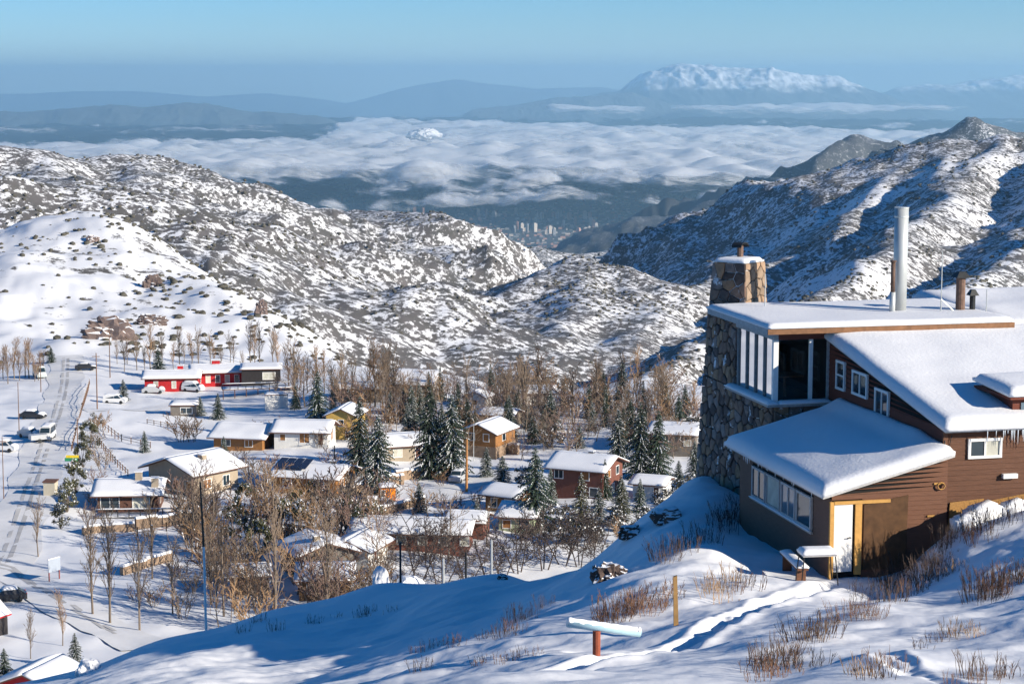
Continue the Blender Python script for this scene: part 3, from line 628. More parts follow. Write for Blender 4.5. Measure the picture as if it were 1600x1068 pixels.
MB().hexa([(3.35, -0.12, zr2(-0.12)), (14.2, -0.12, zr2(-0.12)), (14.2, 9.3, zr2(9.3)), (3.35, 9.3, zr2(9.3)),
           (3.35, -0.12, zr2(-0.12) + 0.06), (14.2, -0.12, zr2(-0.12) + 0.06), (14.2, 9.3, zr2(9.3) + 0.06), (3.35, 9.3, zr2(9.3) + 0.06)]).build('house_roof', GREYW, lodge)
snow_slab('house_roof_snow', (3.28, -0.22, zr2(-0.22) + 0.064), (11.0, 0, 0), (0, 9.3, 9.3 * 0.168), 70, 60, 0.32, lodge, 9, lip=0.16)
ic = MB(); ri = random.Random(3)
for k in range(26):
    u = 4.6 + ri.random() * 2.2; ic.tube((u, -0.16, zr2(-0.12) + 0.02), (u, -0.16, zr2(-0.12) - ri.uniform(0.08, 0.42)), 0.018, 0.002, 5)
for k in range(18):
    v = ri.random() * 7; ic.tube((-0.36, v, rz(-0.36) + 0.03), (-0.36, v, rz(-0.36) - ri.uniform(0.04, 0.16)), 0.012, 0.002, 5)
o_ = ic.build('icicles', mat('ice', (0.70, 0.76, 0.80), 0.2, 0.02, spec=0.6), lodge); o_['kind'] = 'stuff'
# rear roof part beside the tower building
MB().hexa([(9.7, 9.1, 4.2), (14.2, 9.1, 4.2), (14.2, 16, 4.2), (9.7, 16, 4.2), (9.7, 9.1, 5.42), (14.2, 9.1, 5.42), (14.2, 16, 5.75), (9.7, 16, 5.75)]).build('rear_wall', BOARD, lodge)
snow_slab('rear_roof_snow', (9.62, 8.9, 5.43), (4.7, 0, 0), (0, 7.3, 0.36), 30, 36, 0.42, lodge, 12, lip=0.3)
# dormer
dm = empty('dormer', (5.72, 0.5, 4.06), 0, lodge)
MB().box(0, 2.6, 0.0, 2.0, -0.6, 0.62).build('dormer_wall', REDB, dm)
MB().box(-0.2, 2.8, -0.25, 2.1, 0.62, 0.70).build('dormer_roof', REDB, dm)
snow_slab('dormer_snow', (-0.26, -0.3, 0.704), (3.1, 0, 0), (0, 2.4, 0.15), 20, 16, 0.26, dm, 14, lip=0.2)
MB().box(0.25, 0.95, -0.03, 0.0, 0.02, 0.5).build('pane', glass_mat('bluish_glass'), dm)
MB().box(1.05, 1.8, -0.03, 0.0, 0.02, 0.5).build('pane', CURT, dm)
MB().box(0.95, 1.05, -0.05, 0.0, -0.02, 0.55).build('window_mullion', WHITE, dm)
# --- stone tower room ------------------------------------------------------
TU, TV, ZR, ZL = 1.6, 9.0, 5.72, 3.28
batter = lambda v, z: v + max(0.0, (ZR - z)) * 0.19 * max(0.0, (v - TV)) / 6.5
rng = random.Random(4)
tw = MB()
tw.hexa([(TU + 0.04, TV + 0.04, -2.2), (9.3, TV + 0.04, -2.2), (9.3, 15.6, -2.2), (TU + 0.04, batter(15.6, -2.2), -2.2), (TU + 0.04, TV + 0.04, ZL - 0.03), (9.3, TV + 0.04, ZL - 0.03), (9.3, 15.6, ZL - 0.03), (TU + 0.04, batter(15.6, ZL), ZL - 0.03)])
tw.build('tower_core', MORTAR, lodge)
MB().hexa([(TU + 0.04, 12.55, ZL), (TU + 0.6, 12.55, ZL), (TU + 0.6, 15.6, ZL), (TU + 0.04, batter(15.6, ZL), ZL), (TU + 0.04, 12.55, ZR), (TU + 0.6, 12.55, ZR), (TU + 0.6, 15.6, ZR), (TU + 0.04, 15.6, ZR)]).build('tower_core', MORTAR, lodge)
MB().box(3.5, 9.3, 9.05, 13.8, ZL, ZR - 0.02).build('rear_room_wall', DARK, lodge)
MB().box(TU + 0.6, 4.2, 14.4, 16.2, ZL - 0.1, ZR + 0.1).build('chimney_base', MORTAR, lodge)
siding('front_boards', lambda a, z, d: (a, 9.04 - d, z), 3.5, 9.3, 4.6, lambda a: ZR, REDB, lodge, 0.15)
fl = lambda a, b, d: (TU - d, batter(TV + a, b - 2.2), b - 2.2)
for (cen, poly) in cells(6.6, ZL + 2.2, 0.46, rng): stone_on(poly, cen, fl, 0.03, 0.07, rng, STONES, lodge)
fl2 = lambda a, b, d: (TU - d, batter(12.5 + a, b + ZL), b + ZL)
for (cen, poly) in cells(3.1, ZR - ZL, 0.46, rng): stone_on(poly, cen, fl2, 0.03, 0.07, rng, STONES, lodge)
ff = lambda a, b, d: (TU + a, TV - d, b + 1.2)
for (cen, poly) in cells(1.95, ZL - 1.2, 0.46, rng): stone_on(poly, cen, ff, 0.03, 0.06, rng, STONES, lodge)
# interior floor and back of the glazed room, so the panes look into a real space
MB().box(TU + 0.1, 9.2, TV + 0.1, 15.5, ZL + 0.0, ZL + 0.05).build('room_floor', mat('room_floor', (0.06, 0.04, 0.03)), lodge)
def clear_glass():
    m = bpy.data.materials.new('clear_glass'); t, b, N, L = nodes(m); out = N.get('Material Output')
    g = N.new('ShaderNodeBsdfGlossy'); g.inputs['Roughness'].default_value = 0.03; tr = N.new('ShaderNodeBsdfTransparent'); tr.inputs['Color'].default_value = (0.80, 0.88, 0.88, 1)
    fr = N.new('ShaderNodeFresnel'); fr.inputs['IOR'].default_value = 1.5
    mx = N.new('ShaderNodeMixShader'); L.new(fr.outputs[0], mx.inputs[0]); L.new(tr.outputs[0], mx.inputs[1]); L.new(g.outputs[0], mx.inputs[2]); L.new(mx.outputs[0], out.inputs['Surface']); return m
CG = clear_glass()
# glazing: side panes between posts, front panes
def post(u0, u1, v0, v1, z0, z1, m, name='window_post'): return MB().box(u0, u1, v0, v1, z0, z1).build(name, m, lodge)
zw0, zw1 = ZL + 0.12, 5.42
vs = [9.06, 9.95, 10.8, 11.65, 12.5]
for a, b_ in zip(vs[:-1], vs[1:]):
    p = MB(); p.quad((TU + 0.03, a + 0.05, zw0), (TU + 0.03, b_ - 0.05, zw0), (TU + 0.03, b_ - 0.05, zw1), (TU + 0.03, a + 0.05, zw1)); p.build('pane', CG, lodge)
    post(TU - 0.03, TU + 0.06, b_ - 0.03, b_ + 0.03, zw0, zw1, mat('dull_frame', (0.25, 0.25, 0.245), 0.8, 0.2))
us = [1.68, 2.86, 3.46]
for a, b_ in zip(us[:-1], us[1:]):
    p = MB(); p.quad((a + 0.06, TV + 0.03, zw0), (b_ - 0.04, TV + 0.03, zw0), (b_ - 0.04, TV + 0.03, zw1), (a + 0.06, TV + 0.03, zw1)); p.build('pane', CG, lodge)
post(TU - 0.05, TU + 0.12, TV - 0.06, TV + 0.10, zw0 - 0.08, zw1, WHITE, 'corner_post')
post(2.80, 2.92, TV - 0.03, TV + 0.07, zw0, zw1, WHITE)
post(3.42, 3.52, TV - 0.02, TV + 0.05, zw0, zw1, GREYW)
MB().box(TU - 0.06, TU + 0.1, TV - 0.08, 12.6, zw1, ZR - 0.02).build('window_head', GREYW, lodge)
MB().box(TU + 0.1, 3.6, TV - 0.08, TV + 0.1, zw1, ZR - 0.02).build('window_head', REDB, lodge)
MB().box(TU - 0.32, TU + 0.06, TV - 0.34, 12.9, ZL - 0.02, ZL + 0.06).build('window_ledge', GREYW, lodge)
MB().box(TU + 0.06, 3.45, TV - 0.34, TV + 0.05, ZL - 0.021, ZL + 0.06).build('window_ledge', GREYW, lodge)
snow_slab('ledge_snow', (TU - 0.36, TV - 0.38, ZL + 0.062), (0.42, 0, 0), (0, 4.3, 0), 6, 30, 0.11, lodge, 20, lip=0.06)
snow_slab('ledge_snow', (TU + 0.07, TV - 0.38, ZL + 0.062), (1.85, 0, 0), (0, 0.42, 0), 16, 6, 0.10, lodge, 21, lip=0.06)
tb = MB(); tb.box(2.0, 3.0, 9.9, 10.9, ZL + 0.75, ZL + 0.8); tb.tube((2.5, 10.4, ZL), (2.5, 10.4, ZL + 0.75), 0.05); tb.build('room_table', BOARD, lodge)
# flat roof, fascia, snow, brackets
RV0, RU0, RU1 = TV - 0.55, TU - 0.42, 9.75
MB().box(RU0, RU1, RV0, 14.5, ZR, ZR + 0.10).build('flat_roof', GREYW, lodge)
MB().box(RU0 - 0.03, RU1 + 0.03, RV0 - 0.035, RV0, ZR - 0.05, ZR + 0.13).build('fascia_board', mat('orange_fascia', (0.20, 0.10, 0.05), 0.8, 0.25), lodge)
MB().box(RU0 - 0.035, RU0, RV0, 14.5, ZR - 0.05, ZR + 0.13).build('fascia_board', GREYW, lodge)
snow_slab('flat_roof_snow', (RU0 - 0.05, RV0 - 0.06, ZR + 0.132), (RU1 - RU0 + 0.1, 0, 0), (0, 6.2, 0), 60, 40, 0.17, lodge, 23, lip=0.15)
for k in range(7):
    u = 3.7 + k * 0.85; MB().box(u, u + 0.35, RV0 + 0.02, TV + 0.1, ZR - 0.09, ZR - 0.01).build('roof_bracket', GREYW if k % 2 else BOARD, lodge)
MB().tube((4.3, 8.9, ZR - 0.1), (4.75, 8.6, 5.2), 0.025).build('brace', BOARD, lodge)
MB().box(8.55, 8.72, 8.55, 8.75, 5.2, ZR).build('roof_post', mat('orange_fascia', (0, 0, 0)), lodge)
vb = MB(); vb.tube((9.0, 8.75, 5.42), (9.55, 8.75, 5.42), 0.26, 0.26, 14); vb.build('vent_barrel', GALV, lodge, True)
# stone chimney on the roof
cu_, cz = wf(1153, 487, 15.3)
chim = empty('stone_chimney', (cu_, 15.3, ZR + 0.0), R(40), lodge)
chh = 1.68
def cw(z): return 0.76 - 0.09 * z / chh
MB().hexa([(s * cw(-0.3) * 0.94, t * cw(-0.3) * 0.94, -0.3) for s, t in ((-1, -1), (1, -1), (1, 1), (-1, 1))] + [(s * cw(chh) * 0.94, t * cw(chh) * 0.94, chh) for s, t in ((-1, -1), (1, -1), (1, 1), (-1, 1))]).build('chimney_core', MORTAR, chim)
for fi, (ax, ay) in enumerate(((1, 0), (0, -1), (-1, 0), (0, 1))):
    def fc(a, b, d, ax=ax, ay=ay):
        z = b - 0.2; w = cw(z); s = (a / 1.4 - 0.5) * 2 * w; o = w * 0.95 + d
        return (ax * o - ay * s, ay * o + ax * s, z)
    for cen, poly in cells(1.4, chh + 0.2, 0.42, rng, 0.36): stone_on(poly, cen, fc, 0.022, 0.06, rng, SUNLIT_STONES if fi in (0, 1) else STONES, chim)  # sun-facing faces take the lighter stones, shaded faces the darker ones
snow_slab('chimney_snow', (-0.66, -0.66, chh), (1.32, 0, 0), (0, 1.32, 0), 12, 12, 0.16, chim, 31, lip=0.1)
cp = MB(); cp.tube((0.1, 0.0, chh), (0.1, 0, chh + 0.55), 0.11, 0.11, 10); cp.build('cowl_pipe', RUST, chim)
cp = MB()
for k in range(8):
    a, b_ = math.pi * (k / 8 - 0.0), math.pi * ((k + 1) / 8)
    cp.hexa([(0.1 - 0.27 * math.cos(a), -0.2, chh + 0.50 + 0.16 * math.sin(a)), (0.1 - 0.27 * math.cos(b_), -0.2, chh + 0.50 + 0.16 * math.sin(b_)), (0.1 - 0.27 * math.cos(b_), 0.2, chh + 0.50 + 0.16 * math.sin(b_)), (0.1 - 0.27 * math.cos(a), 0.2, chh + 0.50 + 0.16 * math.sin(a)),
             (0.1 - 0.27 * math.cos(a), -0.2, chh + 0.53 + 0.16 * math.sin(a)), (0.1 - 0.27 * math.cos(b_), -0.2, chh + 0.53 + 0.16 * math.sin(b_)), (0.1 - 0.27 * math.cos(b_), 0.2, chh + 0.53 + 0.16 * math.sin(b_)), (0.1 - 0.27 * math.cos(a), 0.2, chh + 0.53 + 0.16 * math.sin(a))])
cp.build('cowl', BLK, chim)
# flues, vents and aerials on the flat roof
fu, fz = wf(1405, 486, 11.2); fzt = wf(1405, 324, 11.2)[1]
MB().tube((fu, 11.2, ZR + 0.1), (fu, 11.2, fzt), 0.235, 0.235, 20).build('flue_pipe', GALV, lodge, True)
MB().tube((fu, 11.2, fzt - 0.34), (fu, 11.2, fzt - 0.28), 0.245, 0.245, 20).tube((fu, 11.2, fzt - 0.02), (fu, 11.2, fzt + 0.01), 0.245, 0.245, 20).build('flue_band', GALV, lodge)
su = wf(1394, 486, 10.9)[0]; sz = wf(1394, 407, 10.9)[1]
MB().tube((su, 10.9, ZR + 0.1), (su, 10.9, ZR + 0.95), 0.10, 0.10, 12).build('small_flue', GALV, lodge, True)
MB().tube((su, 10.9, ZR + 0.95), (su, 10.9, sz - 0.05), 0.075, 0.075, 12).tube((su, 10.9, sz - 0.05), (su, 10.9, sz), 0.11, 0.11, 12).build('small_flue_top', RUST, lodge, True)
for px, top, w, mm in ((1500, 424, 0.16, RUST), (1519, 452, 0.10, BLK)):
    u_ = wf(px, 488, 10.8)[0]; zt = wf(px, top, 10.8)[1]
    MB().tube((u_, 10.8, ZR + 0.1), (u_, 10.8, zt - 0.15), w, w, 12).build('vent_pipe', mm, lodge)
    MB().hexa([(u_ - w * 1.7, 10.8 - w * 1.6, zt - 0.2), (u_ + w * 1.7, 10.8 - w * 1.6, zt - 0.2), (u_ + w * 1.7, 10.8 + w * 1.6, zt - 0.2), (u_ - w * 1.7, 10.8 + w * 1.6, zt - 0.2),
               (u_ - w * 0.7, 10.8 - w * 0.7, zt), (u_ + w * 0.7, 10.8 - w * 0.7, zt), (u_ + w * 0.7, 10.8 + w * 0.7, zt), (u_ - w * 0.7, 10.8 + w * 0.7, zt)]).build('vent_hood', BLK, lodge)
for px, top in ((1470, 392), (1541, 452), (1195, 428)):
    v_ = 10.6 if px > 1300 else 13.2
    u_ = wf(px, 488, v_)[0]; zt = wf(px, top, v_)[1]
    an = MB(); an.tube((u_, v_, ZR + 0.1), (u_, v_, zt), 0.022, 0.015, 6)
    if px == 1470: an.tube((u_ - 0.3, v_, zt - 0.35), (u_ + 0.3, v_, zt - 0.25), 0.01, n=4).tube((u_, v_, ZR + 0.7), (u_ + 0.45, v_, ZR + 0.3), 0.02, n=5)
    an.build('aerial', GALV, lodge)
# ------------------------------------------------------------------ vegetation
NEED = mat('spruce_needles', (0.034, 0.052, 0.034), 0.8, 0.35, 1.2)
NEED2 = mat('olive_leaves', (0.075, 0.075, 0.035), 0.8, 0.35, 1.2)
BARK = mat('grey_bark', (0.17, 0.135, 0.105), 0.9, 0.2, 5.0)
TWIG = mat('brown_twigs', (0.175, 0.13, 0.095), 0.9, 0.25, 1.0)
TWIGR = mat('reddish_twigs', (0.15, 0.098, 0.08), 0.9, 0.25, 1.0)
TWIGO = mat('golden_twigs', (0.25, 0.155, 0.085), 0.9, 0.25, 1.0)
TWIGD = mat('dark_twigs', (0.07, 0.052, 0.045), 0.9, 0.25, 1.0)
SCRUB = mat('scrub_leaves', (0.075, 0.07, 0.055), 0.9, 0.3, 0.3)
def proto(name, parts):            # hidden-from-scene source: parts (name, mesh) kept as data only
    return (name, parts)
def spruce_proto(seed, h=12.0, w=2.5, snow=0.5, leaf=NEED, dens=1.0):
    rg = random.Random(seed); tr = MB(); tr.tube((0, 0, -0.4), (0, 0, h * 0.96), h * 0.016, 0.02, 6)
    cr = MB(); sn = MB(); z = h * 0.06; golden = 2.39996
    k = 0
    while z < h * 0.985:
        t = z / h; rad = w * (1 - t) ** 0.85 * (0.85 + 0.3 * rg.random()) + 0.12
        nb = max(4, int((9 - 4 * t) * dens))
        for b in range(nb):
            a = k * golden + b * 2 * math.pi / nb + rg.uniform(-0.3, 0.3); L = rad * rg.uniform(0.65, 1.12)
            d = Vector((math.cos(a), math.sin(a), 0)); side = Vector((-d.y, d.x, 0)); z0 = z + rg.uniform(-0.15, 0.15)
            nseg = max(3, int(L / 0.30)); droop = rg.uniform(0.22, 0.5)
            prev = Vector((0, 0, z0)); hs = rg.random() < snow
            for s in range(nseg):
                f = (s + 1) / nseg; p = d * (L * f) + Vector((0, 0, z0 - droop * L * f * f + 0.08 * L * f))
                wd = (0.34 * (1 - f * 0.75) + 0.08) * (0.6 + 0.5 * L / 2.5) * rg.uniform(0.7, 1.3)
                for sg in (-1, 1):
                    tip = p + side * (sg * wd) + d * rg.uniform(-0.05, 0.16) + Vector((0, 0, -rg.uniform(0.05, 0.26)))
                    cr.tri(prev, p, tip)
                    cr.tri(prev - Vector((0, 0, 0.02)), p - d * 0.1, p + side * (sg * wd * 0.35) - Vector((0, 0, rg.uniform(0.15, 0.42))))
                    if hs and rg.random() < 0.72:
                        o = Vector((0, 0, 0.045)); q = prev.lerp(p, 0.05); e = prev.lerp(p, 0.95)
                        sn.tri(q + o, e + o * 1.2, q.lerp(tip, 0.78).lerp(e, 0.4) + o * 0.8)
                prev = p
        z += h * 0.024 + 0.11 * (1 - t); k += 1
    return [('trunk', tr.mesh('trunk', BARK)), ('crown', cr.mesh('crown', leaf)), ('snow', sn.mesh('snow', SNOW))]
def bare_proto(seed, h=10.0, spread=0.28, up=0.8, nmain=9, twigm=TWIG, levels=3, multi=1, snow=0.0, twn=5, tr_=0.038):
    """leafless tree: trunk(s), limbs, fine twigs as slim three-sided tubes"""
    rg = random.Random(seed); tr = MB(); cr = MB(); sn = MB()
    def grow(p, d, L, r, lev):
        n = 3; pts = [p]; dd = d.copy()
        for i in range(n):
            dd = (dd + Vector((rg.uniform(-1, 1), rg.uniform(-1, 1), rg.uniform(-0.4, 0.8))) * 0.13).normalized()
            q = pts[-1] + dd * (L / n); m = tr if lev == 0 else cr
            m.tube(pts[-1], q, r * (1 - 0.55 * i / n), r * (1 - 0.55 * (i + 1) / n), 5 if lev == 0 else 3, 0, False); pts.append(q)
            if snow and lev in (1, 2) and rg.random() < snow:
                o = Vector((0, 0, r * 0.9)); sd_ = dd.cross(Vector((0, 0, 1))).normalized() * (r * 0.9 + 0.015)
                sn.quad(pts[-2] + o - sd_, q + o - sd_, q + o + sd_, pts[-2] + o + sd_)
        if lev < levels:
            nb = nmain if lev == 0 else twn
            for b in range(nb):
                f = (0.18 if lev == 0 else 0.15) + 0.85 * (b + rg.random() * 0.8) / nb; f = min(f, 0.99)
                i = min(int(f * n), n - 1); s = pts[i].lerp(pts[i + 1], f * n - i)
                a = b * 2.4 + rg.uniform(-0.6, 0.6); base = pts[i + 1] - pts[i]; base.normalize()
                u = base.orthogonal().normalized(); v = base.cross(u)
                nd = (base * up + (u * math.cos(a) + v * math.sin(a)) * (0.62 if lev else spread * 2.3) + Vector((0, 0, 0.18))).normalized()
                ll = L * (0.52 if lev == 0 else 0.5) * (1.05 - 0.55 * f) * rg.uniform(0.7, 1.25)
                grow(s, nd, ll, max(r * 0.42 * (1 - 0.4 * f), tr_ * (0.9 if lev < 2 else 0.7)), lev + 1)
    for k in range(multi):
        a = k * 2.4; o = Vector((math.cos(a), math.sin(a), 0)) * (0.25 if multi > 1 else 0)
        grow(o - Vector((0, 0, 0.3)), Vector((math.cos(a) * (0.35 if multi > 1 else 0.03), math.sin(a) * (0.35 if multi > 1 else 0.03), 1)).normalized(), h * (1 if multi == 1 else rg.uniform(0.7, 1.0)), h * (0.015 if multi == 1 else 0.010), 0)
    out = [('trunk', tr.mesh('trunk', BARK if twigm is not TWIGD else TWIGD)), ('crown', cr.mesh('crown', twigm))]
    if sn.f: out.append(('snow', sn.mesh('snow', SNOW)))
    return out
def leafy_proto(seed, h=6.0, w=2.6, leaf=NEED2, snow=0.10, n=2800):
    """evergreen broadleaf tree or shrub with clumps of small leaves, some capped with snow"""
    rg = random.Random(seed); tr = MB(); cr = MB(); sn = MB()
    cl = []
    for k in range(26):
        a = rg.uniform(0, 6.283); rr = w * math.sqrt(rg.random()) * 0.85; z = h * rg.uniform(0.18, 0.95); rr *= math.sqrt(max(0.12, 1 - ((z / h - 0.42) / 0.62) ** 2))
        c = Vector((rr * math.cos(a), rr * math.sin(a), z)); cl.append((c, rg.uniform(0.35, 0.75) * w * 0.42)); tr.tube((0, 0, -0.3) if k % 3 else (rg.uniform(-.3, .3), rg.uniform(-.3, .3), h * 0.2), c, 0.05 * h / 6, 0.012, 4, 0, False)
    for k in range(n):
        c, r = rg.choice(cl); v = Vector((rg.gauss(0, 1), rg.gauss(0, 1), rg.gauss(0, 0.8))).normalized() * r * rg.random() ** 0.4; p = c + v
        s = rg.uniform(0.07, 0.16) * (h / 6) ** 0.5; q = Vector((rg.gauss(0, 1), rg.gauss(0, 1), rg.gauss(0, 1))).normalized(); u = q.orthogonal().normalized() * s; t = q.cross(u).normalized() * s * 1.5
        if rg.random() < snow and v.z > -0.1 * r: sn.quad(p - u * 1.25 + Vector((0, 0, .05)), p - t * .8 + Vector((0, 0, .08)), p + u * 1.25 + Vector((0, 0, .05)), p + t * .8)
        else: cr.quad(p - u, p - t * 0.4, p + u, p + t)
    return [('trunk', tr.mesh('trunk', BARK)), ('crown', cr.mesh('crown', leaf)), ('snow', sn.mesh('snow', SNOW))]
def place_tree(name, parts, loc, s, label, cat, group, rz=None, rg=random, sx=None):
    e = empty(name, loc, rg.uniform(0, 6.28) if rz is None else rz); e.scale = (sx or s, sx or s, s)
    for n, me in parts:
        o = bpy.data.objects.new(n, me); C.objects.link(o); o.parent = e
        if n == 'snow': o['kind'] = 'stuff'
    return tag(e, label, cat, group)
SPR = [spruce_proto(1, 12, 3.5, 0.45, dens=1.3), spruce_proto(2, 12, 3.4, 0.30, dens=1.3), spruce_proto(3, 12, 3.6, 0.75, dens=1.3), spruce_proto(5, 12, 2.6, 0.2, dens=1.2)]
SPRO = [spruce_proto(8, 12, 3.2, 0.45, NEED2)]
POP = [bare_proto(s, 10, 0.15, 1.25, 15, m, 3, twn=5) for s, m in ((11, TWIG), (12, TWIGO), (13, TWIG))]
ROU = [bare_proto(s, 8, 0.36, 0.7, 10, m, 3, snow=sn) for s, m, sn in ((21, TWIG, 0.0), (22, TWIGR, 0.0), (23, TWIGO, 0.2))]
BSH = [bare_proto(s, 3.6, 0.3, 0.8, 6, m, 2, multi=6, twn=5) for s, m in ((31, TWIGR), (32, TWIG), (33, TWIGO))]
DRK = [bare_proto(s, 6.5, 0.5, 0.55, 8, TWIGD, 3, multi=3, twn=5) for s in (41, 42)]
LEA = [leafy_proto(51), leafy_proto(52, 7, 2.8, NEED2, 0.16), leafy_proto(53, 4, 2.2, SCRUB, 0.22, 1500)]
def tree_px(kind, px, py, hpx, label, cat, group, rg, base_h, name, wide=1.0, loc=None):
    p = loc or village(px, py); s = hpx / FPX * p.y / base_h
    return place_tree(name, kind, p, s, label, cat, group, rg=rg, sx=s * wide)
# ------------------------------------------------------------------ village on the bench below
PACK = mat('packed_snow', (0.71, 0.705, 0.70), 0.7, 0.07, 0.5, bump=0.4, bscale=1.2)
def strip(name, pxs, w, lift, m, kind='structure'):
    pts = [village(*p) for p in pxs]; fine = []
    for a, b in zip(pts[:-1], pts[1:]):
        n = max(2, int((b - a).length / 2.5)); fine += [a.lerp(b, i / n) for i in range(n)]
    fine.append(pts[-1]); V = []; nw = 5
    for i, p in enumerate(fine):
        t = (fine[min(i + 2, len(fine) - 1)] - fine[max(i - 2, 0)]); t.z = 0; t.normalize(); s = Vector((t.y, -t.x, 0))
        for j in range(nw):
            q = p + s * w * (j / (nw - 1) - 0.5) * (1 + 0.12 * math.sin(i * 0.7)); V.append((q.x, q.y))
    V = np.array(V); Z = H(V[:, 0], V[:, 1]) + lift
    return tag(sheet(name, V[:, 0].reshape(-1, nw), V[:, 1].reshape(-1, nw), Z.reshape(-1, nw), m), kind=kind)
strip('road', [(104,556),(102,600),(90,650),(66,715),(40,790),(12,870),(-40,960)], 7.0, 0.06, PACK)
strip('road', [(-60,872),(20,892),(80,930),(130,962),(180,990),(235,1012)], 6.0, 0.10, PACK)
strip('path', [(560,770),(620,790),(700,765),(760,748),(840,735)], 4.5, 0.05, PACK)
strip('path', [(130,640),(210,640),(300,625),(390,635)], 5.0, 0.05, PACK)
RUT = mat('tyre_rut', (0.42, 0.41, 0.40), 0.8, 0.2, 0.6)
for off in (-9, 5):
    strip('tyre_track', [(104 + off * .5, 560), (102 + off * .6, 600), (90 + off * .7, 650), (66 + off * .8, 715), (40 + off, 790), (12 + off, 870), (-40 + off, 960)], 0.55, 0.075, RUT)
    strip('tyre_track', [(-60, 872 + off * .4), (20, 892 + off * .4), (80, 930 + off * .4), (130, 962 + off * .4), (180, 990 + off * .4)], 0.5, 0.115, RUT)
RED = mat('red_boards', (0.42, 0.018, 0.022), 0.7, 0.12, 2.0)
ORANGE = mat('honey_timber', (0.27, 0.125, 0.042), 0.75, 0.2, 2.0)
BEIGE = mat('beige_render', (0.34, 0.28, 0.21), 0.9, 0.1, 1.5)
GREYB = mat('grey_boards', (0.17, 0.15, 0.13), 0.85, 0.15, 2.0)
WWALL = mat('white_render', (0.62, 0.61, 0.58), 0.85, 0.08, 1.5)
BROWN = mat('dark_brown_boards', (0.13, 0.065, 0.045), 0.85, 0.2, 2.0)
REDBR = mat('brick_red_boards', (0.15, 0.058, 0.040), 0.85, 0.2, 2.0)
BLACKW = mat('charred_boards', (0.028, 0.025, 0.026), 0.8, 0.2, 2.0)
STW = mat('village_stone', (0.27, 0.19, 0.13), 0.9, 0.3, 1.6, bump=0.8, bscale=3.0)
YELW = mat('yellow_render', (0.55, 0.36, 0.10), 0.85, 0.1, 1.5)
PANEL = mat('solar_glass', (0.02, 0.025, 0.045), 0.15, 0.1, spec=0.6)
def slope_roof(parent, a, eu, ev, th, snow, seed, m=None):
    a = Vector(a); eu = Vector(eu); ev = Vector(ev); r = MB(); up = Vector((0, 0, th))
    r.hexa([a, a + eu, a + eu + ev, a + ev, a + up, a + eu + up, a + eu + ev + up, a + ev + up])
    rf = r.build('roof', m or BROWN, parent)
    if snow: snow_slab('snow', a + up + Vector((0, 0, 0.004)), eu, ev, max(8, int(eu.length / 0.6)), max(6, int(ev.length / 0.6)), snow, rf, seed, lip=0.2)
    return rf
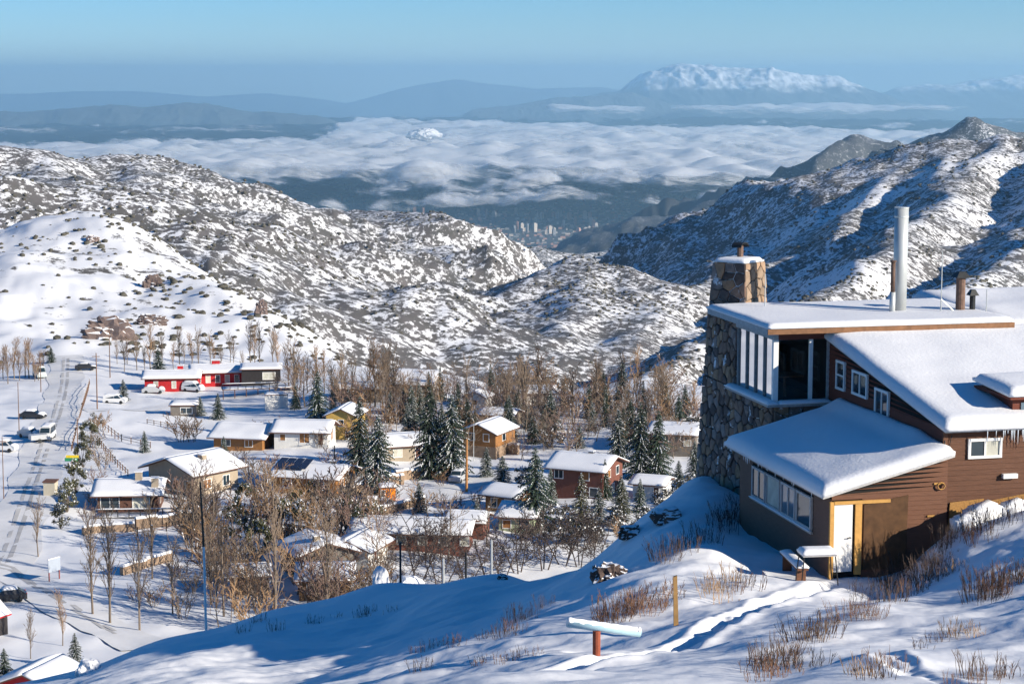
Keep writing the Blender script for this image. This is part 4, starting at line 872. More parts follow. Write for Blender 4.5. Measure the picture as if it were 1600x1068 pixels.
def house(name, label, px, py, w, d, h, yaw, wm, rise=0.35, roof='x', snow=0.32, over=0.6, wins=(), chim=(), cat='house', base=0.0, dz=0.0, loc=None, frame=None, roofm=None, group=None):
    """ridge along x ('x'), along y ('y') or single slope rising to the back ('s'); front wall faces -y"""
    w *= .9; d *= .9; h *= .94
    p = loc or village(px, py); hs = empty(name, p + Vector((0, 0, dz)), yaw); tag(hs, label, cat, group); wa = MB(); sd = int(abs(px) * 7 + py) % 97
    y0, y1, x0, x1 = 0.0, d, -w / 2, w / 2; ov = over
    if roof == 'x':
        ry = d / 2; rh = h + rise * ry
        wa.prism([(x0, y0, -3), (x0, y0, h), (x0, ry, rh), (x0, y1, h), (x0, y1, -3)], (w, 0, 0))
        slope_roof(hs, (x0 - ov, y0 - ov, h - rise * ov), (w + 2 * ov, 0, 0), (0, ry + ov, rise * (ry + ov)), 0.14, snow, sd, roofm)
        slope_roof(hs, (x1 + ov, y1 + ov, h - rise * ov), (-w - 2 * ov, 0, 0), (0, -ry - ov + 0.005, rise * (ry + ov)), 0.14, snow, sd + 1, roofm)
        zr_ = lambda x, y: h + rise * (ry - abs(y - ry))
    elif roof == 'y':
        rh = h + rise * w / 2
        wa.prism([(x0, y0, -3), (x1, y0, -3), (x1, y0, h), (0, y0, rh), (x0, y0, h)], (0, d, 0))
        slope_roof(hs, (x0 - ov, y0 - ov, h - rise * ov), (w / 2 + ov, 0, rise * (w / 2 + ov)), (0, d + 2 * ov, 0), 0.14, snow, sd, roofm)
        slope_roof(hs, (x1 + ov, y1 + ov, h - rise * ov), (-w / 2 - ov + 0.005, 0, rise * (w / 2 + ov)), (0, -d - 2 * ov, 0), 0.14, snow, sd + 1, roofm)
        zr_ = lambda x, y: h + rise * (w / 2 - abs(x))
    else:
        wa.prism([(x0, y0, -3), (x0, y0, h), (x0, y1, h + rise * d), (x0, y1, -3)], (w, 0, 0))
        slope_roof(hs, (x0 - ov, y0 - ov, h - rise * ov), (w + 2 * ov, 0, 0), (0, d + 2 * ov, rise * (d + 2 * ov)), 0.14, snow, sd, roofm)
        zr_ = lambda x, y: h + rise * y
    wa.build('wall', wm, hs)
    if base: MB().box(x0 - 0.12, x1 + 0.12, y0 - 0.12, y1 + 0.12, -3, base).build('stone_base', STW, hs)
    for f, o, z, ww, wh, kind in wins:
        gm = {'g': GLASS, 'c': CURT, 'o': ORANGE, 'r': REDBR, 'd': BROWN}[kind]
        c, au, out = {'f': ((o, y0, z), (1, 0, 0), (0, -1, 0)), 'r': ((x1, o, z), (0, 1, 0), (1, 0, 0)), 'l': ((x0, o, z), (0, 1, 0), (-1, 0, 0)), 'b': ((o, y1, z), (1, 0, 0), (0, 1, 0))}[f]
        window(hs, c, au, ww, wh, out, (2, 1) if ww > 1.3 else (1, 1), 0.1, frame or WHITE, gm, 'door' if kind == 'd' else 'window')
    for cx, cy, cw_, ch, cm in chim:
        z0 = zr_(cx, cy); c = MB(); c.box(cx - cw_ / 2, cx + cw_ / 2, cy - cw_ / 2, cy + cw_ / 2, z0 - 0.5, z0 + ch); co = c.build('chimney', cm, hs)
        MB().box(cx - cw_ * 0.62, cx + cw_ * 0.62, cy - cw_ * 0.62, cy + cw_ * 0.62, z0 + ch, z0 + ch + 0.12).build('cap', SNOW, co)
    return hs
def deck(hs, x0, x1, y0, y1, z, m=BROWN, rail=True, name='deck'):
    b = MB(); b.box(x0, x1, y0, y1, z - 0.15, z); k = 0
    x = x0 + 0.1
    while x < x1: b.box(x, x + 0.16, y0 + 0.1, y0 + 0.26, z - 3.0, z - 0.15); x += 2.2
    o = b.build(name, m, hs); snow_slab('deck_snow', (x0, y0, z), (x1 - x0, 0, 0), (0, y1 - y0, 0), 10, 6, 0.12, o, 3)
    if rail:
        r = MB(); x = x0
        while x <= x1 + 0.01: r.box(x - 0.06, x + 0.06, y0, y0 + 0.1, z, z + 1.0); x += 1.5
        r.box(x0, x1, y0 - 0.01, y0 + 0.11, z + 1.0, z + 1.08).box(x0, x1, y0 + 0.02, y0 + 0.08, z + 0.5, z + 0.58); ro = r.build('railing', BLACKW, hs)
        snow_slab('rail_snow', (x0, y0 - 0.05, z + 1.082), (x1 - x0, 0, 0), (0, 0.2, 0), 14, 3, 0.13, ro, 5, lip=0.05)
# red lodge: a long wing, a cross wing and the dark annexe
lp = village(268, 612)
house('red_lodge', 'bright red long lodge with low snow roof and red chimneys', 0, 0, 11.5, 8, 2.9, R(6), RED, 0.22, 'x', 0.35, 0.7,
      [('f', -3.0, 1.5, 0.9, 1.3, 'c'), ('f', 0.5, 1.4, 0.9, 1.5, 'c'), ('f', 3.6, 1.5, 1.1, 1.2, 'g'), ('l', 4, 1.5, 1.2, 1.2, 'g')], [(1.5, 5.0, 1.1, 1.3, RED)], loc=lp)
house('red_lodge', 'red lodge wing with pillared veranda beside the dark annexe', 0, 0, 12.5, 9, 3.0, R(10), RED, 0.20, 'x', 0.35, 0.9,
      [('f', k * 1.9 - 4.6, 1.5, 1.0, 1.6, 'c' if k % 2 else 'g') for k in range(6)], [(-1.0, 5.0, 1.6, 1.2, RED)], loc=village(345, 606) + Vector((0, 1.5, 0)))
an_ = house('dark_annexe', 'black timber annexe with white framed window and flat snow roof', 408, 603, 8.5, 6, 3.4, R(6), BLACKW, 0.05, 's', 0.35, 0.4, [('f', 1.6, 1.9, 2.6, 1.5, 'c')])
dk = village(405, 617); dh = empty('lodge_terrace', dk, R(12)); tag(dh, 'raised snowy terrace with dark railing before the red lodge', 'terrace')
deck(dh, -7, 7, 0, 3.5, 1.2, BROWN)
house('white_container', 'white box container with snow on top beside the terrace', 432, 640, 4.6, 3.0, 2.6, R(8), WWALL, 0.02, 's', 0.3, 0.05, [], cat='container')
house('dark_shed', 'dark grey flat roofed shed beside two round conifers', 287, 650, 5.2, 4, 2.0, R(2), GREYB, 0.03, 's', 0.35, 0.3, [('f', 0.5, 1.0, 2.2, 1.2, 'g')], cat='shed')
house('timber_house', 'honey timber house under a wide drooping snow roof, below the dark shed', 372, 706, 9.0, 9, 2.4, R(-12), ORANGE, 0.30, 'x', 0.5, 0.9, [('f', -2, 1.3, 1.6, 1.2, 'g'), ('f', 1.8, 1.3, 1.4, 1.2, 'o')])
hA = house('beige_chalet', 'beige chalet with wide snow gable and balcony, beside a tall spruce', 268, 770, 10.5, 9.5, 3.6, R(-38), BEIGE, 0.34, 'y', 0.35, 1.1,
      [('f', -2.6, 1.3, 1.5, 1.4, 'g'), ('f', 1.0, 1.4, 1.2, 1.6, 'o'), ('r', 2.5, 1.5, 1.6, 1.5, 'o'), ('r', 6.2, 1.5, 1.4, 1.6, 'g'), ('f', 3.6, 1.4, 1.1, 1.6, 'o')], [(2.2, 4.0, 0.9, 1.0, BEIGE)], base=0.0)
deck(hA, -5.2, 5.2, -2.2, -0.05, 0.0, ORANGE)
hB = house('brown_chalet', 'low brown chalet with two plaster chimneys and broad front window', 200, 800, 9.0, 8.5, 2.7, R(4), BROWN, 0.30, 'x', 0.35, 0.9,
      [('f', -2.4, 1.4, 2.6, 1.7, 'g'), ('f', 1.8, 1.4, 2.4, 1.8, 'c'), ('r', 3, 1.4, 1.4, 1.5, 'o')], [(1.2, 3.2, 0.9, 1.5, BEIGE), (3.6, 1.2, 0.9, 1.6, BEIGE)])
deck(hB, -4.0, 8.0, -3.0, -0.05, 0.0, BLACKW)
house('white_cottage', 'white walled cottage with orange shutters and snow roof', 470, 700, 9.5, 7.5, 2.7, R(-6), WWALL, 0.34, 'x', 0.36, 0.7,
      [('f', -2.9, 1.6, 1.0, 1.2, 'o'), ('f', 0.6, 1.5, 1.7, 1.6, 'o'), ('r', 3.6, 1.5, 1.6, 1.7, 'o'), ('f', 3.2, 1.4, 1.0, 2.0, 'd')])
hS = house('solar_house', 'timber house with dark solar panels on its snow roof', 476, 772, 10.5, 8.5, 2.7, R(-16), ORANGE, 0.26, 'x', 0.3, 0.9,
      [('f', -2.6, 1.4, 1.4, 1.3, 'r'), ('f', 2.2, 1.4, 1.6, 1.4, 'g'), ('r', 3.0, 1.4, 1.5, 1.4, 'o'), ('r', 6.0, 1.4, 1.2, 1.4, 'c')], [(2.6, 4.6, 0.8, 0.8, BEIGE)])
for k in range(4):
    x = -5.0 + k * 1.25; y = 0.6
    MB().hexa([(x, y, 2.7 + 0.26 * y + 0.62), (x + 1.15, y, 2.7 + 0.26 * y + 0.62), (x + 1.15, y + 3.2, 2.7 + 0.26 * (y + 3.2) + 0.62), (x, y + 3.2, 2.7 + 0.26 * (y + 3.2) + 0.62),
               (x, y, 2.7 + 0.26 * y + 0.68), (x + 1.15, y, 2.7 + 0.26 * y + 0.68), (x + 1.15, y + 3.2, 2.7 + 0.26 * (y + 3.2) + 0.68), (x, y + 3.2, 2.7 + 0.26 * (y + 3.2) + 0.68)]).build('solar_panel', PANEL, hS)
MB().tube((2.6, 5.2, 4.0), (2.6, 5.2, 6.2), 0.09, n=8).build('flue', BLK, hS)
house('yellow_house', 'narrow yellow gabled house behind the big spruce', 533, 688, 5.5, 7, 4.2, R(-10), YELW, 0.45, 'y', 0.3, 0.5, [('f', 0, 2.8, 1.0, 1.2, 'g'), ('f', 1.2, 0.9, 1.0, 1.2, 'o')])
house('shaded_house', 'house with blue shadowed snow roof between the tall spruces', 636, 722, 8.0, 8, 2.7, R(20), BEIGE, 0.30, 'x', 0.34, 0.7, [('f', -1.5, 1.4, 1.5, 1.4, 'c'), ('f', 1.8, 1.2, 1.0, 2.0, 'd')])
house('gabled_timber_house', 'orange timber gabled house on a stone base beside the brown post', 748, 716, 6.5, 8, 4.2, R(-25), ORANGE, 0.42, 'y', 0.34, 0.6,
      [('f', -1.2, 3.2, 1.1, 1.3, 'g'), ('f', 1.3, 3.2, 1.1, 1.3, 'o'), ('r', 3, 3.0, 1.3, 1.2, 'g')], base=1.8)
house('red_brown_house', 'two storey brick red house with broad snow roof among spruces', 900, 778, 8.8, 8.5, 4.4, R(-24), REDBR, 0.32, 'x', 0.36, 0.8,
      [('f', -2.6, 3.2, 1.4, 1.3, 'g'), ('f', 1.4, 3.2, 1.2, 1.3, 'o'), ('r', 2.4, 3.3, 1.2, 1.2, 'o'), ('r', 5.6, 3.3, 1.2, 1.3, 'g'), ('f', 2.6, 1.0, 1.3, 1.4, 'g'), ('r', 4.0, 1.0, 1.1, 1.5, 'c')], [(0.5, 4.5, 0.7, 0.7, BLK)])
house('grey_house', 'grey house with flat snow roof beside the stone tower', 1048, 714, 8.5, 7, 3.6, R(-14), GREYB, 0.10, 's', 0.34, 0.5, [('f', 2.6, 2.2, 1.2, 1.0, 'c'), ('r', 3, 2, 1.3, 1.2, 'g')])
house('white_cabin', 'small white cabin with slatted wall below the tall spruces', 1012, 782, 4.8, 5, 2.3, R(-20), WWALL, 0.25, 'x', 0.34, 0.6, [('f', -1.0, 1.2, 1.2, 1.2, 'g'), ('f', 1.2, 1.0, 0.9, 1.8, 'd')], cat='cabin')
house('small_timber_cabin', 'small timber cabin with pale posts and porch above the garden', 782, 800, 5.2, 5.5, 2.5, R(-30), ORANGE, 0.30, 'x', 0.34, 0.8, [('f', -1.0, 1.2, 1.0, 1.4, 'g'), ('f', 1.2, 1.2, 1.2, 1.5, 'c')], cat='cabin')
house('green_cabin', 'small cabin with pale green wall under a sagging snow roof', 806, 832, 5.0, 4.5, 2.2, R(-12), mat('pale_green_boards', (0.30, 0.34, 0.22), 0.85, 0.15), 0.2, 's', 0.3, 0.6, [('f', -1.2, 1.1, 1.2, 1.2, 'o'), ('f', 1.2, 1.1, 1.2, 1.2, 'g')], cat='cabin')
house('long_brown_house', 'long low red-brown house with snow roof behind bare fruit trees', 640, 862, 15.5, 7.5, 2.5, R(-6), REDBR, 0.26, 'x', 0.34, 0.8, [('f', k * 2.6 - 6.2, 1.4, 1.2, 1.2, 'c' if k % 2 else 'g') for k in range(6)])
house('brown_hut', 'little red-brown hut with snow cap behind the bare branches', 725, 842, 5.5, 5, 2.2, R(-10), REDBR, 0.3, 'x', 0.4, 0.5, [('f', 0.5, 1.1, 1.2, 1.0, 'g')], cat='hut')
house('grey_gabled_house', 'grey boarded gable house with square chimney and snow roof, beside a white wall', 512, 902, 7.6, 8.0, 3.0, R(24), GREYB, 0.34, 'y', 0.36, 0.6, [('f', -1.2, 1.2, 1.1, 1.2, 'd')], [(-0.8, 1.6, 0.75, 1.0, BEIGE)])
house('white_gabled_house', 'white gable end of a house with red shutter and snow roof', 545, 890, 5.5, 7.0, 2.6, R(-18), WWALL, 0.40, 'y', 0.36, 0.7, [('r', 2.2, 1.4, 1.0, 1.4, 'r'), ('f', 0.6, 1.3, 0.9, 1.2, 'r')])
house('wooden_cabin', 'dark weathered wooden cabin half hidden behind the snow bank', 508, 938, 6.4, 5.0, 2.4, R(4), mat('old_brown_boards', (0.16, 0.095, 0.05), 0.85, 0.2), 0.15, 's', 0.15, 0.6, [('f', -1.5, 1.3, 1.1, 1.1, 'g')], cat='cabin')
house('shingled_hut', 'small hut with sloping brown wall behind bare thicket', 392, 930, 4.5, 5, 2.3, R(12), mat('old_brown_boards', (0, 0, 0)), 0.3, 'x', 0.25, 0.5, [], cat='hut')
house('orange_kiosk', 'tiny bright orange kiosk under the snowy spruce', 606, 782, 2.4, 2.2, 1.9, R(10), mat('bright_orange_paint', (0.75, 0.22, 0.01), 0.6, 0.08), 0.08, 's', 0.16, 0.15, [('f', -0.7, 1.0, 0.7, 1.1, 'g')], cat='kiosk')
house('small_shed', 'small brown shed with round snow cap beside the black car', 577, 802, 2.2, 2.2, 1.5, R(0), BROWN, 0.3, 'x', 0.35, 0.2, [], cat='shed')
house('far_roof_house', 'low house with grey snow roof behind reddish thicket', 560, 628, 9, 7, 2.6, R(0), GREYB, 0.2, 'x', 0.3, 0.6, [('f', 1, 1.3, 1.4, 1.1, 'g')])
house('far_grey_house', 'grey roofed house among bare poplars at the bench edge', 640, 622, 9, 7, 2.6, R(-14), BEIGE, 0.26, 's', 0.3, 0.5, [('f', 1.6, 1.3, 1.4, 1.1, 'c')])
house('far_white_house', 'little pale cottage with white roof behind brown thicket', 838, 632, 8, 6, 2.2, R(8), WWALL, 0.3, 'x', 0.34, 0.6, [('f', 0, 1.3, 1.2, 1.1, 'g')])
house('far_pale_cottage', 'pale cottage peeking between poplars and red thicket', 742, 640, 4.5, 4.5, 2.4, R(-20), WWALL, 0.45, 'y', 0.3, 0.4, [('f', 0, 1.3, 1.1, 1.1, 'g')])
house('far_pale_cottage', 'snow roofed cottage low behind the orange gabled house', 775, 668, 6.5, 5, 2.2, R(-20), BEIGE, 0.3, 'x', 0.34, 0.5, [('f', 0, 1.2, 1.1, 1.1, 'g')])
house('crimson_house', 'crimson house with rounded snow roof at the foot of the snow bank', 42, 1112, 6.5, 6, 2.4, R(-20), RED, 0.40, 'y', 0.45, 0.6, [('f', 0.4, 1.6, 1.4, 1.2, 'g')])
house('snow_roof_house', 'house buried under two pale snow roofs beside the crimson house', 105, 1100, 5.0, 5, 1.4, R(25), GREYB, 0.3, 'x', 0.45, 0.5, [])
house('dark_red_gable', 'dark gable with red barge board at the street edge', -62, 1000, 5.0, 5, 2.2, R(-30), BLACKW, 0.8, 'y', 0.2, 0.3, [], roofm=RED)
house('street_hut', 'small cream hut with brown door and flat dark lid beside the street', 77, 776, 1.8, 1.8, 2.0, R(-4), mat('cream_render', (0.52, 0.47, 0.37), 0.9, 0.1), 0.04, 's', 0.0, 0.12, [], cat='hut', roofm=BROWN)
# stone retaining walls: bodies with a snow coping
def stone_wall(pxs, h, label, th=0.5):
    pts = [village(*p) for p in pxs]; e = empty('retaining_wall', pts[0]); tag(e, label, 'wall'); b = MB(); s = MB()
    for a, c in zip(pts[:-1], pts[1:]):
        a = a - pts[0]; c = c - pts[0]; t = (c - a); t.z = 0; t.normalize(); n = Vector((-t.y, t.x, 0)) * th / 2; up = Vector((0, 0, h)); dn = Vector((0, 0, -1.0))
        k = max(1, int((c - a).length / 1.2))
        for i in range(k):
            p, q = a.lerp(c, i / k), a.lerp(c, (i + 1) / k); j = 0.08 * math.sin(i * 2.3)
            b.hexa([p - n + dn, q - n + dn, q + n + dn, p + n + dn, p - n + up * (1 + j), q - n + up * (1 + j), q + n + up * (1 + j), p + n + up * (1 + j)])
            s.hexa([p - n * 1.3 + up * (1 + j), q - n * 1.3 + up * (1 + j), q + n * 1.3 + up * (1 + j), p + n * 1.3 + up * (1 + j), p - n * 0.7 + up * (1 + j) + Vector((0, 0, .28)), q - n * 0.7 + up * (1 + j) + Vector((0, 0, .28)), q + n * 0.7 + up * (1 + j) + Vector((0, 0, .28)), p + n * 0.7 + up * (1 + j) + Vector((0, 0, .28))])
    b.build('stonework', STW, e)['kind'] = 'stuff'; s.build('snow_coping', SNOW, e)['kind'] = 'stuff'; return e
stone_wall([(212,828),(262,822),(318,812)], 1.4, 'brown stone wall below the chalet terrace')
stone_wall([(130,838),(175,832),(210,830)], 1.0, 'low stone wall running on from the chalet terrace to the street')
stone_wall([(190,900),(240,885),(268,878)], 1.0, 'tan stone garden wall between bare poplars')
stone_wall([(548,778),(590,764),(630,756)], 1.5, 'tan stone wall behind the orange kiosk')
stone_wall([(618,752),(665,746),(700,738)], 1.4, 'stone wall below the tall twin spruces')
stone_wall([(572,808),(620,800),(662,790)], 1.1, 'long tan wall in front of the black car')
stone_wall([(770,706),(810,712)], 1.5, 'curved stone wall beside the orange gabled house')
# ------------------------------------------------------------------ vehicles
def car_mesh(L_, W, Hh, kind):
    b = MB(); pr = {'suv': [(0, .35), (0, .95), (.16, 1.05), (.32, 1.68), (.95, 1.72), (1, 1.0), (1, .35)], 'van': [(0, .35), (0, 1.0), (.10, 1.15), (.24, 2.15), (.99, 2.25), (1, 1.3), (1, .35)],
                    'car': [(0, .3), (0, .75), (.25, .92), (.40, 1.38), (.78, 1.42), (.95, .98), (1, .9), (1, .3)]}[kind]
    k = len(pr); zc = max(z for _, z in pr)
    for sgn in (-1, 1):
        for x, z in pr: b.v.append(((x - .5) * L_, sgn * W / 2 * (1.0 if z < 1.05 else 0.86), z * Hh / zc))
    b.f.append(tuple(range(k))); b.f.append(tuple(range(2 * k - 1, k - 1, -1))); b.m += [0, 0]
    for i in range(k): j = (i + 1) % k; b.f.append((i, k + i, k + j, j)); b.m.append(0)
    return b, pr, zc
def car(px, py, kind, col, yaw, label, dims=None, snow=0.15, loc=None, cat='car'):
    L_, W, Hh = dims or {'suv': (4.3, 1.8, 1.75), 'van': (5.2, 2.0, 2.3), 'car': (4.4, 1.8, 1.42)}[kind]
    p = loc or village(px, py); e = empty('parked_' + ('van' if kind == 'van' else 'car'), p, yaw); tag(e, label, cat)
    b, pr, zc = car_mesh(L_, W, Hh, kind); b.build('body', mat('car_' + col[0], col[1], 0.35, 0.03, spec=0.6), e); sc = Hh / zc
    for s in (-1, 1):       # side windows, windscreen, rear window
        i0 = 2; (x0, z0), (x1, z1) = pr[i0], pr[i0 + 1]; (x2, z2) = pr[i0 + 2]; (x3, z3) = pr[i0 + 3]
        zb = max(z0, .95) + 0.02; w0, w1 = W / 2 + 0.004, W / 2 * 0.86 + 0.01
        for u0, u1 in ((x0 + .03, .50), (.52, min(x3, .97) - .03)):
            t0 = x1 + 0.02 if u0 < .4 else u0; t1 = u1 if u1 < .6 else x2 - 0.01
            MB().quad(((u0 - .5) * L_, s * (w0 - .02), zb * sc), ((u1 - .5) * L_, s * (w0 - .02), zb * sc), ((t1 - .5) * L_, s * w1, (z1 - .08) * sc), ((t0 - .5) * L_, s * w1, (z1 - .08) * sc)).__class__
            m = MB(); m.quad(((u0 - .5) * L_, s * (w0 - .02), zb * sc), ((u1 - .5) * L_, s * (w0 - .02), zb * sc), ((t1 - .5) * L_, s * w1, (z1 - .08) * sc), ((t0 - .5) * L_, s * w1, (z1 - .08) * sc)); m.build('window', GLASS, e)
    for (xa, za), (xb, zb), nm in ((pr[2], pr[3], 'windscreen'), (pr[4], pr[5], 'rear_window')):
        sg = -1 if nm == 'windscreen' else 1; m = MB(); d = sg * 0.015
        pa = ((xa - .5) * L_ + d, za * sc + .03); pb = ((xb - .5) * L_ + d, zb * sc)
        lo, hi = (pa, pb) if pa[1] < pb[1] else (pb, pa)
        f = lambda t: (lo[0] + (hi[0] - lo[0]) * t, lo[1] + (hi[1] - lo[1]) * t)
        a_, c_ = f(.12), f(.88); m.quad((a_[0], -W * .40, a_[1] + .012), (a_[0], W * .40, a_[1] + .012), (c_[0], W * .37, c_[1] + .012), (c_[0], -W * .37, c_[1] + .012)); m.build(nm, GLASS, e)
    for x in (-.31, .31):
        for s in (-1, 1): MB().tube((x * L_, s * (W / 2 - .18), .33), (x * L_, s * (W / 2 + .01), .33), .33, .33, 14).build('wheel', BLK, e)
    for s in (-1, 1):
        MB().box(-L_ / 2 - .012, -L_ / 2 + .05, s * W * .36 - .14, s * W * .36 + .14, .62 * sc, .78 * sc).build('headlight', WHITE, e)
        MB().box(L_ / 2 - .05, L_ / 2 + .012, s * W * .42 - .07, s * W * .42 + .07, .70 * sc, .98 * sc).build('tail_light', RED, e)
    if snow: snow_slab('roof_snow', ((pr[3][0] - .5) * L_, -W * .40, Hh - .05), ((pr[4][0] - pr[3][0]) * L_, 0, 0), (0, W * .8, 0), 8, 6, snow, e, 3, lip=.15); snow_slab('bonnet_snow', (-.48 * L_, -W * .42, pr[1][1] * sc), (pr[2][0] * L_ * .95, 0, (pr[2][1] - pr[1][1]) * sc), (0, W * .84, 0), 6, 6, snow, e, 4, lip=.12)
    return e
WH = ('white', (0.68, 0.68, 0.67)); BK = ('black', (0.02, 0.021, 0.024)); SV = ('silver', (0.40, 0.41, 0.42)); GN = ('pale_green', (0.42, 0.47, 0.46))
car(62, 590, 'van', GN, R(115), 'pale grey-green van on the street below the hill', cat='van')
car(52, 654, 'car', BK, R(172), 'black estate car half buried in a snow heap at the street', snow=0.4)
car(74, 686, 'van', WH, R(92), 'white van seen from behind on the street', cat='van')
car(48, 684, 'car', SV, R(150), 'small silver car snowed in beside the white van', snow=0.5)
car(180, 630, 'suv', WH, R(176), 'white off-road car parked near the small conifer')
car(240, 616, 'car', SV, R(185), 'snow capped silver car before the red lodge corner', snow=0.45)
car(302, 612, 'suv', WH, R(160), 'white car heaped with snow before the red lodge', snow=0.5)
car(6, 706, 'suv', WH, R(170), 'white car with snow on it off the verge across from the white van', snow=0.3)
car(594, 796, 'car', BK, R(12), 'black car parked between the little shed and stone wall', snow=0.12)
car(716, 752, 'suv', SV, R(75), 'silver car parked beside the brown utility post', snow=0.15)
car(10, 940, 'car', BK, R(20), 'dark car under snow beside the lower road', snow=0.4)
car(92, 578, 'car', BK, R(190), 'distant dark car at the head of the street', loc=village(134, 578), snow=0.15)
# trailer lying in the snow by the silver car
tl = empty('box_trailer', village(60, 692), R(30)); tag(tl, 'grey box trailer tipped in the snow beside the silver car', 'trailer')
MB().box(-1.4, 1.4, -.8, .8, .5, 1.3).build('box', SV and mat('car_silver', (0, 0, 0)), tl); MB().tube((1.4, 0, .55), (2.6, 0, .45), .05).build('drawbar', BLK, tl)
for s in (-1, 1): MB().tube((0, s * .82, .33), (0, s * 1.0, .33), .33, .33, 12).build('wheel', BLK, tl)
# ------------------------------------------------------------------ poles, signs, fences
POLE = mat('pole_timber', (0.16, 0.09, 0.055), 0.9, 0.2, 3.0); ORP = mat('orange_post', (0.36, 0.17, 0.06), 0.85, 0.15, 3.0)
def pole(px, py, hpx, r, m, label, arm=True, loc=None, name='utility_pole'):
    p = loc or village(px, py); h = hpx / FPX * p.y; e = empty(name, p); tag(e, label, 'pole')
    MB().tube((0, 0, -.5), (0.02 * h * .3, 0, h), r, r * .7, 8).build('shaft', m, e)
    if arm: MB().box(-.7, .7, -.06, .06, h - .7, h - .58).build('crossarm', m, e)
    return e
for px, py, hp, r, m, lb in [(152,640,90,.12,POLE,'tall brown utility pole beside the street hedge'), (172,590,80,.11,POLE,'slim utility pole among the poplars behind the parked off-road car'), (64,612,62,.09,POLE,'thin pole beside the pale van'),
        (30,676,80,.08,POLE,'thin pole at the snow heap with the black car'), (122,722,72,.09,POLE,'dark pole beside the green and yellow sign'), (729,770,85,.20,ORP,'thick orange-brown post beside the silver car'),
        (312,830,70,.10,POLE,'brown pole at the chalet balcony corner'), (6,780,100,.07,POLE,'thin pole at the street bend'), (740,720,60,.06,GALV,'thin pale flag pole beside the orange gabled house')]:
    pole(px, py, hp, r, m, lb, arm=hp > 85)
pf = empty('flag_pole', Vector(at(322, 978, 82)) - Vector((0, 0, 0))); pf.location.z = h1(pf.location.x, pf.location.y); tag(pf, 'tall thin pole, brown above and white below, at the snow bank edge', 'pole')
hp_ = (978 - 728) / FPX * 82; MB().tube((0, 0, -.4), (-.03, 0, hp_ * .58), .055, .05, 8).build('lower_shaft', WHITE, pf); MB().tube((-.03, 0, hp_ * .58), (-.12, 0, hp_), .05, .035, 8).build('upper_shaft', POLE, pf)
# notice board
nb_ = empty('notice_board', village(85, 908), R(58)); tag(nb_, 'pale notice board on red posts beside the lower road', 'sign'); nb_.scale = (.75, .75, .8)
for x in (-1.1, 1.1): MB().box(x - .07, x + .07, -.07, .07, -.4, 3.2).build('post', mat('red_post', (0.25, 0.05, 0.035), 0.8), nb_)
MB().box(-1.3, 1.3, -.1, -.03, 1.4, 3.3).build('board', mat('pale_blue_board', (0.30, 0.34, 0.40), 0.7, 0.1), nb_); snow_slab('snow', (-1.35, -.15, 3.3), (2.7, 0, 0), (0, .25, 0), 8, 3, .15, nb_, 2, lip=.05)
gs = empty('street_sign', village(112, 742), R(0)); tag(gs, 'small sign banded green and yellow on a post at the hedge', 'sign')
MB().tube((0, 0, -.3), (0, 0, 2.6), .05).build('post', POLE, gs); MB().box(-.95, .95, -.05, -.01, 2.1, 2.6).build('green_band', mat('sign_green', (0.03, 0.24, 0.10), 0.6), gs); MB().box(-.75, 1.15, -.06, -.02, 2.6, 3.0).build('yellow_band', mat('sign_yellow', (0.62, 0.45, 0.03), 0.6), gs)
# kerb fence along the street and garden fences
def fence(pxs, label, h=1.1, gap=2.4, m=None):
    pts = [village(*p) for p in pxs]; e = empty('rail_fence', pts[0]); tag(e, label, 'fence'); m = m or POLE
    for a, c in zip(pts[:-1], pts[1:]):
        a = a - pts[0]; c = c - pts[0]; n = max(1, int((c - a).length / gap)); r = MB()
        for i in range(n + 1):
            p = a.lerp(c, i / n); MB().box(p.x - .06, p.x + .06, p.y - .06, p.y + .06, p.z - .4, p.z + h).build('post', m, e)
            MB().box(p.x - .1, p.x + .1, p.y - .1, p.y + .1, p.z + h, p.z + h + .1).build('snow_cap', SNOW, e)
        up = Vector((0, 0, h * .8)); r.tube(a + up, c + up, .04, n=5).tube(a + up * .5, c + up * .5, .04, n=5); r.build('rail', m, e)
fence([(140,600),(128,640),(118,680),(112,705)], 'snowy post fence along the hedge side of the street')
fence([(150,660),(190,690),(235,700)], 'rail fence across the garden above the small conifer')
fence([(152,690),(180,725),(200,745)], 'rail fence beside the street hedge below the garden')
fence([(180,845),(215,838),(260,830),(300,815)], 'rail fence along the chalet terrace wall')
fence([(640,795),(720,790),(800,770)], 'garden fence above the long brown house')
fence([(230,662),(262,668),(290,672)], 'short picket fence below the dark shed', 0.9, 1.2)
fence([(700,800),(730,806),(764,802)], 'thin fence in front of the small timber cabin', 0.9, 1.5)
